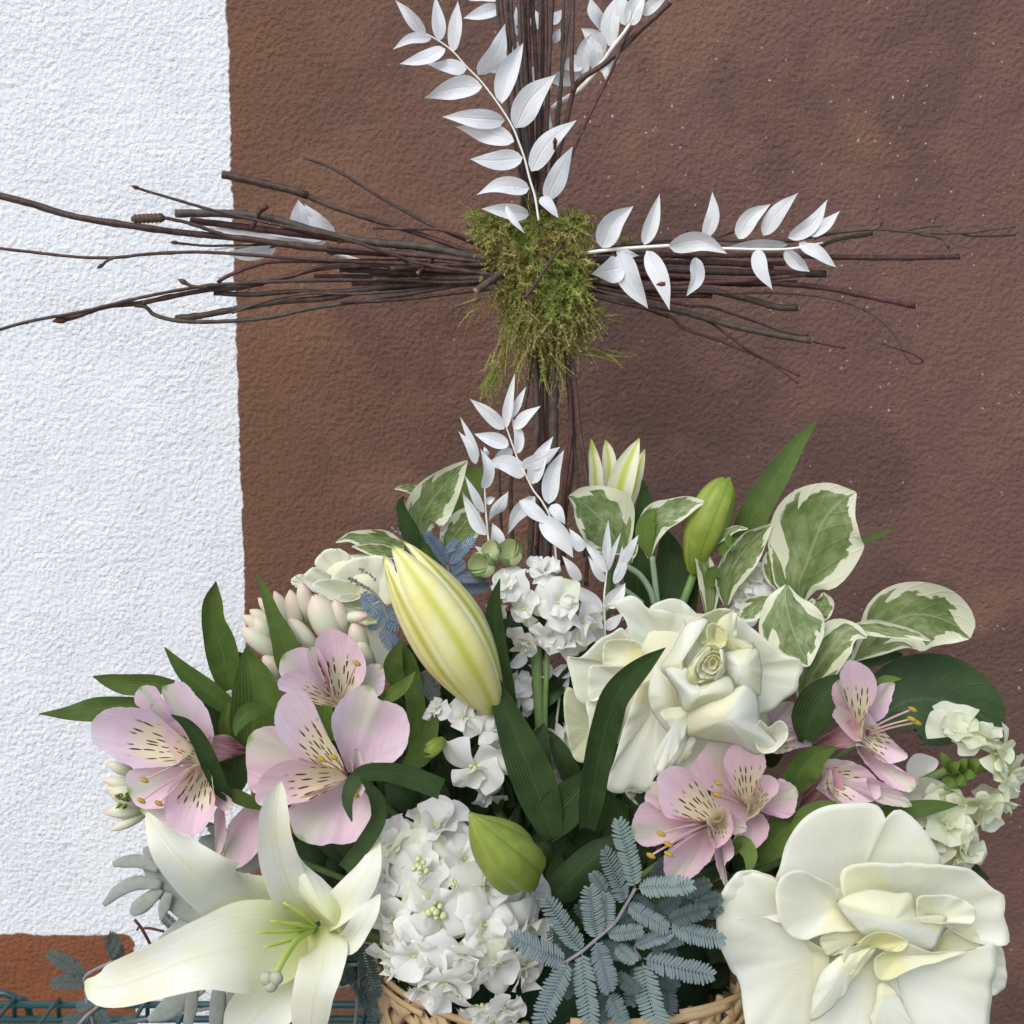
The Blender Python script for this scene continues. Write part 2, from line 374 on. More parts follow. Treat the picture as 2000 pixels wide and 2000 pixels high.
def m_moss():
    k = NT('moss'); g = k.n('ShaderNodeNewGeometry'); ri = g.outputs['Random Per Island']; p = g.outputs['Position']
    big = k.noise(p, 38.0, 2, 0.5)
    a = k.ramp(ri, [(0.0, (0.055, 0.036, 0.014)), (0.35, (0.22, 0.18, 0.045)), (0.7, (0.36, 0.32, 0.08)), (1.0, (0.52, 0.44, 0.20))])
    b = k.ramp(ri, [(0.0, (0.05, 0.055, 0.012)), (0.5, (0.23, 0.28, 0.045)), (1.0, (0.42, 0.45, 0.13))])
    k.done(k.mix(k.step(big, 0.40, 0.62), a, b), 0.7, 0.15, trans=0.25)
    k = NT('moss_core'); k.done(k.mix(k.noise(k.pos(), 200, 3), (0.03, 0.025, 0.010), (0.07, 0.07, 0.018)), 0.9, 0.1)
def m_leaves():
    # bleached ruscus
    k = NT('bleached_leaf'); u, v, _ = k.sep(k.uv()); r = k.rnd(); p = k.pos()
    mid = k.math('ABSOLUTE', k.math('SUBTRACT', u, 0.5))
    ve = k.noise(k.com(k.math('MULTIPLY', u, 9.0), k.math('MULTIPLY', v, 2.5), k.math('MULTIPLY', r, 20.0)), 2.2, 4, 0.7)
    c = k.mix(r, (0.86, 0.865, 0.87), (0.90, 0.895, 0.87))
    c = k.mix(k.math('MULTIPLY', k.step(ve, 0.35, 0.72), 0.6), c, (0.70, 0.71, 0.73))
    c = k.mix(k.math('MULTIPLY', k.math('SUBTRACT', 1.0, k.step(mid, 0.0, 0.05)), 0.6), c, (0.90, 0.89, 0.84))
    c = k.mix(k.math('MULTIPLY', k.step(mid, 0.44, 0.5), 0.5), c, (0.88, 0.86, 0.78))
    h = k.math('ADD', ve, k.math('MULTIPLY', k.step(mid, 0.0, 0.07), -0.5))
    k.done(c, 0.6, 0.2, trans=0.24, normal=k.bump(h, 0.5, 0.0013))
    k = NT('bleached_stem'); k.done(k.mix(k.noise(k.pos(), 120, 2), (0.80, 0.76, 0.62), (0.86, 0.85, 0.80)), 0.5, 0.3)
    # plain green strap leaves, five tones
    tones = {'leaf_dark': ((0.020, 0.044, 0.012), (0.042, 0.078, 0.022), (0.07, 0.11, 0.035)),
             'leaf_mid': ((0.050, 0.096, 0.016), (0.098, 0.158, 0.030), (0.145, 0.20, 0.05)),
             'leaf_light': ((0.080, 0.150, 0.022), (0.145, 0.225, 0.042), (0.19, 0.27, 0.07)),
             'leaf_glossy': ((0.024, 0.052, 0.016), (0.046, 0.090, 0.030), (0.09, 0.14, 0.06))}
    for nm, (a, b, m_) in tones.items():
        k = NT(nm); u, v, _ = k.sep(k.uv()); p = k.pos(); r = k.rnd()
        ridge = k.n('ShaderNodeTexWave', {'Vector': k.com(k.math('MULTIPLY', u, 1.0), k.math('MULTIPLY', v, 0.05), r), 'Scale': 4.2, 'Distortion': 0.6, 'Detail': 1.0}, wave_type='BANDS', bands_direction='X').outputs[1]
        n1 = k.noise(p, 60, 4, 0.6)
        if nm == 'leaf_glossy':
            md_ = k.math('ABSOLUTE', k.math('SUBTRACT', u, 0.5)); fr = k.math('ABSOLUTE', k.math('SUBTRACT', k.math('FRACT', k.math('MULTIPLY', k.math('SUBTRACT', v, k.math('MULTIPLY', md_, 0.6)), 7.0)), 0.5)); ridge = k.step(fr, 0.0, 0.06)
        c = k.mix(k.step(n1, 0.3, 0.7), a, b); c = k.mix(k.math('MULTIPLY', ridge, 0.25), c, b)
        c = k.mix(k.math('MULTIPLY', r, 0.35), c, k.mix(0.6, c, m_))
        mid = k.math('ABSOLUTE', k.math('SUBTRACT', u, 0.5))
        c = k.mix(k.math('MULTIPLY', k.math('SUBTRACT', 1.0, k.step(mid, 0.0, 0.035)), 0.55), c, m_)
        dust = k.noise(p, 420, 2, 0.7)
        c = k.mix(k.math('MULTIPLY', k.step(dust, 0.66, 0.82), 0.25), c, (0.25, 0.30, 0.22))
        hh = k.math('ADD', k.math('MULTIPLY', ridge, 0.5), k.math('MULTIPLY', n1, 0.8))
        k.done(c, 0.48, 0.25, trans=0.22, tcol=k.mix(0.5, c, m_), normal=k.bump(hh, 0.45, 0.0010))
    # variegated leaf: green heart, cream margin that bites in between the veins
    k = NT('variegated_leaf'); u, v, _ = k.sep(k.uv()); r = k.rnd()
    mid = k.math('ABSOLUTE', k.math('SUBTRACT', u, 0.5)); side = k.math('GREATER_THAN', u, 0.5)
    vein = k.math('FRACT', k.math('ADD', k.math('MULTIPLY', k.math('SUBTRACT', v, k.math('MULTIPLY', mid, 0.75)), 6.0), k.math('MULTIPLY', side, 0.37)))
    vl = k.math('ABSOLUTE', k.math('SUBTRACT', vein, 0.5))
    cellid = k.math('FLOOR', k.math('ADD', k.math('MULTIPLY', k.math('SUBTRACT', v, k.math('MULTIPLY', mid, 0.75)), 6.0), k.math('MULTIPLY', side, 0.37)))
    cell = k.n('ShaderNodeTexWhiteNoise', {'Vector': k.com(cellid, side, k.math('MULTIPLY', r, 91.0))}).outputs[0]
    wv = k.noise(k.com(k.math('MULTIPLY', u, 2.0), k.math('MULTIPLY', v, 2.0), k.math('MULTIPLY', r, 30.0)), 3.6, 3, 0.6)
    lim = k.math('ADD', k.math('ADD', 0.13, k.math('MULTIPLY', cell, 0.24)), k.math('MULTIPLY', wv, 0.22))
    lim = k.math('SUBTRACT', lim, k.math('MULTIPLY', k.step(v, 0.62, 1.0), 0.28))
    cream = k.step(k.math('SUBTRACT', mid, lim), -0.008, 0.008)
    tone = k.noise(k.com(k.math('MULTIPLY', u, 3.0), k.math('MULTIPLY', v, 3.0), k.math('MULTIPLY', r, 50.0)), 2.4, 3, 0.55)
    gr = k.ramp(tone, [(0.3, (0.105, 0.160, 0.040)), (0.5, (0.190, 0.250, 0.085)), (0.72, (0.32, 0.37, 0.18))])
    gr = k.mix(k.math('MULTIPLY', k.math('SUBTRACT', 1.0, k.step(vl, 0.0, 0.05)), 0.45), gr, (0.08, 0.14, 0.04))
    cr = k.mix(tone, (0.64, 0.66, 0.42), (0.78, 0.77, 0.60))
    c = k.mix(cream, gr, cr)
    c = k.mix(k.math('MULTIPLY', k.math('SUBTRACT', 1.0, k.step(mid, 0.0, 0.025)), 0.6), c, (0.33, 0.42, 0.20))
    hh = k.math('ADD', k.math('MULTIPLY', k.step(vl, 0.0, 0.12), 0.7), k.step(mid, 0.0, 0.05))
    k.done(c, 0.38, 0.4, trans=0.28, normal=k.bump(hh, 0.35, 0.0007))
    # grey felted leaf and silver-blue wattle
    k = NT('felted_leaf'); p = k.pos(); n1 = k.noise(p, 230, 4, 0.7)
    k.done(k.mix(n1, (0.20, 0.225, 0.185), (0.40, 0.42, 0.37)), 0.9, 0.1, trans=0.1, normal=k.bump(k.noise(p, 700, 2), 0.5, 0.0006), sheen=0.4)
    k = NT('wattle'); u, v, _ = k.sep(k.uv()); r = k.rnd()
    c = k.mix(k.noise(k.pos(), 90, 2), (0.140, 0.178, 0.178), (0.235, 0.278, 0.278)); c = k.mix(r, c, k.mix(0.5, c, (0.19, 0.27, 0.22)))
    k.done(c, 0.7, 0.2, trans=0.12)
    k = NT('wattle_blue'); c = k.mix(k.noise(k.pos(), 90, 2), (0.085, 0.125, 0.17), (0.17, 0.235, 0.31)); k.done(c, 0.7, 0.2, trans=0.12)
    k = NT('wattle_dark'); c = k.mix(k.noise(k.pos(), 90, 2), (0.055, 0.085, 0.080), (0.11, 0.15, 0.14)); k.done(c, 0.7, 0.2, trans=0.12)
    k = NT('wattle_stem'); k.done(k.mix(k.noise(k.pos(), 150, 2), (0.16, 0.13, 0.15), (0.26, 0.26, 0.25)), 0.6, 0.2)
    k = NT('red_stem'); k.done((0.11, 0.035, 0.04), 0.6, 0.2)
    k = NT('green_stem'); k.done(k.mix(k.noise(k.pos(), 120, 3), (0.11, 0.19, 0.05), (0.20, 0.29, 0.11)), 0.5, 0.3, trans=0.1)
    k = NT('pale_stem'); k.done(k.mix(k.noise(k.pos(), 120, 3), (0.20, 0.29, 0.17), (0.30, 0.38, 0.24)), 0.5, 0.3, trans=0.1)
def petal_mat(nm, body, baseC, rimC, base_at=0.35, rim_w=0.12, veins=0.12, trans=0.3, rough=0.5, mottle=0.25, spec=0.25, bump=0.25, tint=(0.82, 0.82, 0.42), tmix=0.6):
    k = NT(nm); u, v, _ = k.sep(k.uv()); r = k.rnd(); p = k.pos()
    rim = k.n('ShaderNodeAttribute', attribute_name='rim').outputs['Fac']
    ve = k.noise(k.com(k.math('MULTIPLY', u, 14.0), k.math('MULTIPLY', v, 1.2), k.math('MULTIPLY', r, 37.0)), 2.6, 4, 0.65)
    mo = k.noise(k.vadd(p, k.com(k.math('MULTIPLY', r, 3.0), 0.0, 0.0)), 32, 3, 0.55)
    c = k.mix(k.math('MULTIPLY', k.step(mo, 0.35, 0.7), mottle), body, baseC)
    c = k.mix(k.math('SUBTRACT', 1.0, k.step(v, 0.0, base_at)), c, baseC)
    c = k.mix(k.math('MULTIPLY', k.step(rim, 1.0 - rim_w, 1.0), 0.6), c, rimC)
    c = k.mix(k.math('MULTIPLY', k.step(ve, 0.4, 0.75), veins), c, k.mix(0.5, baseC, (0.4, 0.4, 0.3)))
    k.done(c, rough, spec, trans=trans, tcol=k.mix(tmix, c, tint), normal=k.bump(k.math('ADD', ve, k.math('MULTIPLY', mo, 2.5)), bump, 0.0012))
def m_petals():
    petal_mat('rose_petal', (0.90, 0.905, 0.85), (0.89, 0.87, 0.67), (0.91, 0.905, 0.80), 0.10, 0.05, 0.06, 0.41, 0.55, 0.45, 0.2, 0.22)
    petal_mat('rose_heart', (0.89, 0.885, 0.74), (0.86, 0.835, 0.52), (0.87, 0.86, 0.64), 0.22, 0.08, 0.12, 0.45, 0.6, 0.4, 0.15, 0.30)
    petal_mat('rose_outer', (0.79, 0.81, 0.62), (0.68, 0.73, 0.50), (0.80, 0.82, 0.66), 0.25, 0.06, 0.12, 0.42, 0.6, 0.4, 0.15, 0.30)
    petal_mat('stock_petal', (0.90, 0.89, 0.855), (0.82, 0.82, 0.60), (0.91, 0.90, 0.88), 0.30, 0.1, 0.08, 0.45, 0.55, 0.08, 0.2, 0.3, (0.86, 0.85, 0.66), 0.5)
    petal_mat('stock_cream', (0.84, 0.86, 0.70), (0.70, 0.76, 0.44), (0.87, 0.88, 0.76), 0.40, 0.1, 0.08, 0.45, 0.55, 0.15, 0.2, 0.3)
    # lily: ivory with a chartreuse throat and a soft yellow midrib
    k = NT('lily_petal'); u, v, _ = k.sep(k.uv()); r = k.rnd(); p = k.pos()
    mid = k.math('ABSOLUTE', k.math('SUBTRACT', u, 0.5))
    ve = k.noise(k.com(k.math('MULTIPLY', u, 16.0), k.math('MULTIPLY', v, 1.0), k.math('MULTIPLY', r, 9.0)), 2.4, 3, 0.6); mo = k.noise(p, 40, 3, 0.6)
    c = k.mix(k.step(mo, 0.3, 0.75), (0.86, 0.855, 0.74), (0.84, 0.81, 0.57))
    c = k.mix(k.math('MULTIPLY', k.math('SUBTRACT', 1.0, k.step(v, 0.05, 0.55)), 0.9), c, (0.66, 0.69, 0.27))
    c = k.mix(k.math('MULTIPLY', k.math('SUBTRACT', 1.0, k.step(mid, 0.0, 0.16)), 0.4), c, (0.79, 0.78, 0.50))
    c = k.mix(k.math('MULTIPLY', k.step(v, 0.93, 1.0), 0.5), c, (0.70, 0.72, 0.42))
    c = k.mix(k.math('MULTIPLY', k.step(ve, 0.45, 0.8), 0.14), c, (0.62, 0.62, 0.40))
    bru = k.voro(p, 55.0); bs = k.math('MULTIPLY', k.step(k.sep(bru.outputs['Color'])[0], 0.93, 0.94), k.math('SUBTRACT', 1.0, k.step(bru.outputs['Distance'], 0.02, 0.07)))
    c = k.mix(k.math('MULTIPLY', bs, 0.5), c, (0.45, 0.36, 0.22))
    k.done(c, 0.45, 0.3, trans=0.28, normal=k.bump(k.math('ADD', ve, k.math('MULTIPLY', k.step(mid, 0.0, 0.06), 0.6)), 0.35, 0.0009))
    k = NT('lily_bud'); u, v, _ = k.sep(k.uv()); p = k.pos()
    mid = k.math('ABSOLUTE', k.math('SUBTRACT', u, 0.5)); mo = k.noise(p, 45, 4, 0.65)
    c = k.mix(k.step(mo, 0.3, 0.72), (0.78, 0.75, 0.38), (0.76, 0.67, 0.20))
    c = k.mix(k.math('MULTIPLY', k.math('SUBTRACT', 1.0, k.step(mid, 0.0, 0.14)), 0.75), c, (0.50, 0.53, 0.04))
    c = k.mix(k.math('MULTIPLY', k.step(mid, 0.25, 0.5), 0.55), c, (0.80, 0.79, 0.52))
    c = k.mix(k.step(v, 0.94, 1.0), c, (0.14, 0.24, 0.035)); c = k.mix(k.math('MULTIPLY', k.math('SUBTRACT', 1.0, k.step(v, 0.0, 0.25)), 0.5), c, (0.55, 0.58, 0.12))
    ve = k.noise(k.com(k.math('MULTIPLY', u, 18.0), k.math('MULTIPLY', v, 2.0), 0.0), 2.5, 3, 0.6)
    k.done(c, 0.42, 0.35, trans=0.15, normal=k.bump(k.math('ADD', ve, mo), 0.3, 0.0008))
    k = NT('lily_bud_pale'); u, v, _ = k.sep(k.uv()); mid = k.math('ABSOLUTE', k.math('SUBTRACT', u, 0.5))
    c = k.mix(k.math('SUBTRACT', 1.0, k.step(mid, 0.04, 0.22)), (0.80, 0.79, 0.58), (0.58, 0.62, 0.12)); c = k.mix(k.step(v, 0.9, 1.0), c, (0.40, 0.48, 0.08))
    k.done(c, 0.45, 0.3, trans=0.25)
    k = NT('green_bud'); u, v, _ = k.sep(k.uv()); mid = k.math('ABSOLUTE', k.math('SUBTRACT', u, 0.5)); mo = k.noise(k.pos(), 70, 3, 0.6)
    c = k.mix(k.step(mo, 0.3, 0.7), (0.20, 0.27, 0.035), (0.30, 0.36, 0.06)); c = k.mix(k.math('MULTIPLY', k.math('SUBTRACT', 1.0, k.step(mid, 0.0, 0.05)), 0.6), c, (0.13, 0.19, 0.025))
    c = k.mix(k.math('MULTIPLY', k.step(mid, 0.30, 0.5), 0.4), c, (0.42, 0.46, 0.12))
    k.done(c, 0.42, 0.35, trans=0.15, normal=k.bump(mo, 0.2, 0.0008))
    k = NT('lily_stamen'); k.done(k.mix(k.noise(k.pos(), 80, 2), (0.42, 0.56, 0.08), (0.55, 0.66, 0.16)), 0.45, 0.3, trans=0.15)
    k = NT('stigma'); k.done(k.mix(k.noise(k.pos(), 300, 3), (0.30, 0.31, 0.20), (0.45, 0.46, 0.33)), 0.7, 0.2)
    # peruvian lily: plain outer petals, and inner ones with a yellow throat and maroon dashes
    for nm, spots in (('alstro_plain', 0), ('alstro_spotted', 1), ('alstro_tube', 2)):
        k = NT(nm); u, v, _ = k.sep(k.uv()); r = k.rnd(); p = k.pos()
        mid = k.math('ABSOLUTE', k.math('SUBTRACT', u, 0.5))
        rim = k.n('ShaderNodeAttribute', attribute_name='rim').outputs['Fac']
        mo = k.noise(p, 30, 3, 0.6)
        lil = k.mix(k.step(mo, 0.35, 0.65), (0.80, 0.60, 0.70), (0.85, 0.73, 0.77)); lil = k.mix(k.math('MULTIPLY', k.step(k.noise(k.vadd(p, (2.0, 1.0, 0.0)), 9, 2, 0.5), 0.44, 0.60), 0.65), lil, (0.86, 0.57, 0.62))
        ve = k.noise(k.com(k.math('MULTIPLY', u, 22.0), k.math('MULTIPLY', v, 0.8), k.math('MULTIPLY', r, 9.0)), 2.4, 3, 0.6)
        c = k.mix(k.math('MULTIPLY', k.step(ve, 0.4, 0.75), 0.38), lil, (0.62, 0.42, 0.48))
        if spots == 0:
            gm = k.math('MULTIPLY', k.math('SUBTRACT', 1.0, k.step(mid, 0.03, 0.26)), k.step(v, 0.30, 0.75))
            c = k.mix(k.math('MULTIPLY', gm, 0.7), c, (0.60, 0.64, 0.46))
            c = k.mix(k.math('MULTIPLY', k.step(k.math('SUBTRACT', v, k.math('MULTIPLY', mid, 0.5)), 0.90, 0.99), 0.9), c, (0.28, 0.40, 0.10))
            c = k.mix(k.math('MULTIPLY', k.math('SUBTRACT', 1.0, k.step(v, 0.0, 0.4)), 0.5), c, (0.72, 0.62, 0.55))
        elif spots == 1:
            yel = k.math('MULTIPLY', k.math('SUBTRACT', 1.0, k.step(v, 0.38, 0.72)), k.math('SUBTRACT', 1.0, k.step(mid, 0.22, 0.40)))
            c = k.mix(k.math('MULTIPLY', yel, 0.85), c, (0.80, 0.76, 0.50))
            fan = k.math('DIVIDE', k.math('SUBTRACT', u, 0.5), k.math('ADD', k.math('MULTIPLY', v, 0.9), 0.18))
            q = k.com(k.math('MULTIPLY', fan, 5.4), k.math('MULTIPLY', v, 5.6), k.math('MULTIPLY', r, 55.0))
            vo = k.n('ShaderNodeTexVoronoi', {'Vector': q, 'Scale': 1.0, 'Randomness': 0.75}); dv = k.n('ShaderNodeVectorMath', {0: q, 1: vo.outputs['Position']}, operation='SUBTRACT').outputs[0]
            dx, dy, _z = k.sep(dv)
            el = k.math('SQRT', k.math('ADD', k.math('MULTIPLY', k.math('MULTIPLY', dx, dx), 7.0), k.math('MULTIPLY', k.math('MULTIPLY', dy, dy), 1.0)))
            dash = k.math('SUBTRACT', 1.0, k.step(el, 0.31, 0.38))
            win = k.math('MULTIPLY', k.math('MULTIPLY', k.step(v, 0.10, 0.16), k.math('SUBTRACT', 1.0, k.step(v, 0.56, 0.66))), k.math('SUBTRACT', 1.0, k.step(mid, 0.28, 0.33)))
            c = k.mix(k.math('MULTIPLY', k.math('MULTIPLY', dash, win), 0.95), c, (0.085, 0.010, 0.018))
        else:
            c = k.mix(k.step(v, 0.2, 0.9), (0.22, 0.035, 0.07), (0.66, 0.36, 0.42)); c = k.mix(k.math('MULTIPLY', k.step(ve, 0.45, 0.6), 0.5), c, (0.70, 0.60, 0.50))
        k.done(c, 0.5, 0.25, trans=0.30, normal=k.bump(ve, 0.3, 0.0008))
    k = NT('filament'); k.done((0.72, 0.48, 0.46), 0.5, 0.3, trans=0.2)
    k = NT('pollen'); k.done(k.mix(k.noise(k.pos(), 500, 3), (0.26, 0.16, 0.02), (0.48, 0.33, 0.06)), 0.8, 0.1)
    # tuberose buds, pale with a blush at the tip
    k = NT('tuberose'); u, v, _ = k.sep(k.uv()); mo = k.noise(k.pos(), 50, 3, 0.6)
    c = k.mix(k.step(v, 0.05, 0.55), (0.50, 0.60, 0.30), (0.72, 0.73, 0.54)); c = k.mix(k.math('MULTIPLY', k.step(k.math('ADD', v, k.math('MULTIPLY', mo, 0.5)), 0.86, 1.28), 0.75), c, (0.78, 0.55, 0.45))
    k.done(c, 0.45, 0.3, trans=0.2, normal=k.bump(mo, 0.2, 0.0008))
    k = NT('stock_heart'); k.done(k.mix(k.noise(k.pos(), 260, 2), (0.55, 0.62, 0.24), (0.76, 0.78, 0.50)), 0.5, 0.25, trans=0.2)
    k = NT('calyx'); k.done(k.mix(k.noise(k.pos(), 150, 2), (0.12, 0.20, 0.06), (0.24, 0.33, 0.14)), 0.55, 0.25, trans=0.15)
    # wicker chip, wire coating, ground
    k = NT('wicker'); u, v, _ = k.sep(k.uv()); p = k.pos(); r = k.rnd()
    gr = k.noise(k.vmul(p, (1.0, 1.0, 6.0)), 130, 4, 0.6)
    c = k.mix(gr, (0.42, 0.275, 0.135), (0.66, 0.49, 0.29)); c = k.mix(k.math('MULTIPLY', r, 0.4), c, (0.50, 0.33, 0.16))
    k.done(c, 0.6, 0.25, normal=k.bump(gr, 0.35, 0.0010))
    k = NT('coated_wire'); k.done(k.mix(k.noise(k.pos(), 90, 3), (0.010, 0.045, 0.045), (0.020, 0.075, 0.075)), 0.35, 0.4, normal=k.bump(k.noise(k.pos(), 300, 2), 0.15, 0.0005))
    k = NT('paving'); k.done(k.mix(k.noise(k.pos(), 12, 5, 0.7), (0.20, 0.19, 0.18), (0.34, 0.32, 0.30)), 0.85, 0.2)
    k = NT('dark_fill'); k.done(k.mix(k.noise(k.pos(), 300, 3), (0.008, 0.022, 0.010), (0.02, 0.045, 0.02)), 0.9, 0.1)  # near-black filler that stands in for the shade inside the basket
m_wall(); m_bark(); m_moss(); m_leaves(); m_petals()
# ------------------------------------------------------------------ setting: wall, paving, wire shelf
def build_setting():
    y = WALL_D * 0.001
    V = [(-1.6, y, -0.82), (1.6, y, -0.82), (1.6, y, 1.6), (-1.6, y, 1.6), (-1.6, y + 0.15, -0.82), (1.6, y + 0.15, -0.82), (1.6, y + 0.15, 1.6), (-1.6, y + 0.15, 1.6)]
    F = [(0, 1, 2, 3), (5, 4, 7, 6), (4, 0, 3, 7), (1, 5, 6, 2), (3, 2, 6, 7), (4, 5, 1, 0)]
    o = mk('stucco_wall', V, F, 'stucco', None, smooth=False)
    setp(o, 'rough stucco wall painted brown on the right and white on the left', 'wall')
    n = 24; g = np.linspace(-6, 6, n); V = [(a, b - 5.85, -0.82) for b in g for a in g]
    o = mk('ground', V, grid_faces(n, n), 'paving', None); setp(o, kind='structure')

DECK = 0.0
def build_rack():
    zr = pt('G', 100, 1175, 35)[2]
    t = thing('wire_shelf', 'dark green coated wire shelf under the basket, in front of the brown dado', 'wire shelf', (-0.30, 0.035, zr))
    L, Rr = -0.52, 0.235
    r1 = 0.0026
    tube('rail', [(L, 0.035, zr), (Rr, 0.035, zr)], r1, 'coated_wire', t, 10)
    z2 = pt('G', 100, 1247, 35)[2]
    tube('rail', [(L, 0.035, z2), (Rr, 0.035, z2)], r1, 'coated_wire', t, 10)
    tube('rail', [(L, -0.30, zr), (Rr, -0.30, zr)], r1, 'coated_wire', t, 10)
    tube('rail', [(L, -0.30, z2), (Rr, -0.30, z2)], r1, 'coated_wire', t, 10)
    x = L + 0.01; i = 0
    while x < Rr:
        tube('deck_wire', [(x, 0.034, z2 - 0.002), (x, 0.037, zr + 0.0035), (x, 0.02, zr + 0.0050), (x, -0.14, zr + 0.0050), (x, -0.302, zr + 0.0050), (x, -0.303, z2)], 0.0017, 'coated_wire', t, 7)
        x += 0.0335; i += 1
    a = pt('G', -60, 1170, 45); c = pt('G', 75, 1140, 45); b = pt('G', 150, 1175, 45)
    pts = [a, a + (c - a) * 0.5 + np.array([0, 0, 0.006]), c, c + (b - c) * 0.7, b + np.array([0, 0, -0.012])]
    tube('corner_hoop', pts, 0.0026, 'coated_wire', t, 9, n=20)
    for x in (L, Rr):
        for yy in (0.035, -0.30):
            tube('post', [(x, yy, zr + 0.01), (x, yy, -0.818)], 0.006, 'coated_wire', t, 12)
    return zr + 0.0067
build_setting()
DECK = build_rack()

# ------------------------------------------------------------------ basket
BL = pt('Z', 706, 1784, -100); BR = pt('Z', 1418, 1784, -100)
BC = np.array([(BL[0] + BR[0]) / 2, -0.100, 0.0]); BRY = 0.72; BRAD = (BR[0] - BL[0]) / 2; BZ = BL[2]
def build_basket():
    t = thing('wicker_basket', 'round natural wicker basket holding the flowers', 'basket', (BC[0], BC[1], DECK))
    H = BZ - DECK
    rad = lambda z: BRAD * (0.80 + 0.20 * ((z - DECK) / H) ** 0.7)
    ns = 30; rows = 11; rh = H / rows; rows -= 3
    for i in range(ns):
        a = 2 * math.pi * (i + 0.5) / ns
        P = [(BC[0] + math.cos(a) * rad(z), BC[1] + math.sin(a) * rad(z) * BRY, z) for z in np.linspace(DECK + 0.002, BZ, 7)]
        tube('stake', P, 0.0022, 'wicker', t, 6)
    for k in range(rows):
        g = Geo(); na = ns * 6
        z0 = DECK + rh * k + 0.001
        th = np.linspace(0, 2 * np.pi, na, endpoint=False)
        ph = np.pi * (k % 2)
        inout = 0.0034 * np.sin(ns / 2 * (th) + ph)
        wv = 0.0016 * np.sin(th * 7 + k * 2.1) + 0.0011 * np.sin(th * 17 + k)
        hgt = rh * (0.90 + 0.10 * np.sin(th * 5 + k * 1.7)) * (0.82 + 0.18 * np.abs(np.sin(ns / 2 * th + ph)))
        V = []
        for s_, (dz, dr) in enumerate([(0.02, 0.0), (0.5, 0.0016), (0.98, 0.0), (0.98, -0.0014), (0.02, -0.0014)]):
            zz = z0 + wv + rh * 0.5 + (dz - 0.5) * hgt
            R = rad(np.clip(z0 + rh / 2, DECK, BZ)) + inout + dr
            V.append(np.stack([BC[0] + np.cos(th) * R, BC[1] + np.sin(th) * R * BRY, zz], 1))
        V = np.array(V)  # 5 x na
        F = []
        for s_ in range(5):
            s2 = (s_ + 1) % 5
            for j in range(na):
                j2 = (j + 1) % na; F.append((s_ * na + j, s_ * na + j2, s2 * na + j2, s2 * na + j))
        mk('splint', V.reshape(-1, 3), F, 'wicker', t, np.zeros((5 * na, 2)))
    # rim: two flat bands, and slanting splints crossing below them
    def strip(name, A, Zs, hw, off):
        A = np.array(A); n_ = len(A); V = []
        for a, z, o_ in zip(A, Zs, np.broadcast_to(off, (n_,))):
            R = rad(min(max(z, DECK), BZ)) + o_
            V.append([(BC[0] + math.cos(a) * (R + e), BC[1] + math.sin(a) * (R + e) * BRY, z + h) for h, e in ((-hw, 0), (0, 0.0009), (hw, 0))])
        V = np.array(V)
        # turn the width across the run of the strip
        T = nz(np.gradient(V[:, 1], axis=0)); N = np.stack([np.cos(A), np.sin(A), 0 * A], 1); W = nz(np.cross(T, N))
        V[:, 0] = V[:, 1] - W * hw - N * 0.0009; V[:, 2] = V[:, 1] + W * hw - N * 0.0009
        o = mk(name, V.reshape(-1, 3), grid_faces(n_, 3), 'wicker', t, np.zeros((n_ * 3, 2)))
        md = o.modifiers.new('thickness', 'SOLIDIFY'); md.thickness = 0.0012
    full = np.linspace(0, 2 * np.pi, 97)
    for i in range(12):
        q = np.linspace(0, 0.78 + 0.1 * math.sin(i * 2.2), 14)
        strip('rim_band', 2 * math.pi * i / 12 + q, BZ + 0.0022 - 0.0075 * q / q[-1] + 0.0008 * math.sin(i * 3), 0.0026 + 0.0005 * math.sin(i * 1.7), 0.0048 + 0.0016 * q / q[-1])
    nd = 34
    for i in range(nd):
        a0 = 2 * math.pi * i / nd; q = np.linspace(0, 1, 8)
        for sg in (1, -1):
            z1 = 0.034 + 0.006 * math.sin(i * 2.7 + sg)
            strip('splint', a0 + sg * q * (0.30 + 0.05 * math.sin(i * 1.9)), BZ - 0.004 - q * z1, 0.0040 + 0.0008 * math.sin(i * 3.3), 0.0042 + 0.0022 * np.sin(q * 9 + (i % 2) * 3.14 + (0 if sg > 0 else 3.14)))
    # base disc
    th = np.linspace(0, 2 * np.pi, 40, endpoint=False); V = np.stack([BC[0] + np.cos(th) * rad(DECK), BC[1] + np.sin(th) * rad(DECK) * BRY, 0 * th + DECK + 0.0015], 1)
    mk('base', V, [tuple(range(40))], 'wicker', t)
build_basket()
ROOT = np.array([BC[0], BC[1] + 0.02, BZ - 0.02])     # where the stems meet, in the dark filler
def build_filler():  # added block, keeps the inside of the basket dark
    t = thing('dark_filler', 'unseen block added to darken the inside of the basket, between the stems', 'dark_fill', (BC[0], BC[1], DECK + 0.02))
    V = []; F = []
    prof = [(0.0, -0.055), (0.55, -0.055), (0.72, -0.052), (0.78, -0.03), (0.78, 0.01), (0.70, 0.028), (0.5, 0.036), (0.0, 0.040)]
    n = 24
    for r, z in prof:
        for j in range(n):
            a = 2 * math.pi * j / n; q = 1 + 0.03 * math.sin(3 * a)
            V.append((BC[0] + math.cos(a) * r * q * BRAD, BC[1] + math.sin(a) * r * q * BRAD * BRY, BZ - 0.02 + z))
    mk('block', V, grid_faces(len(prof), n, True), 'dark_fill', t)
build_filler()

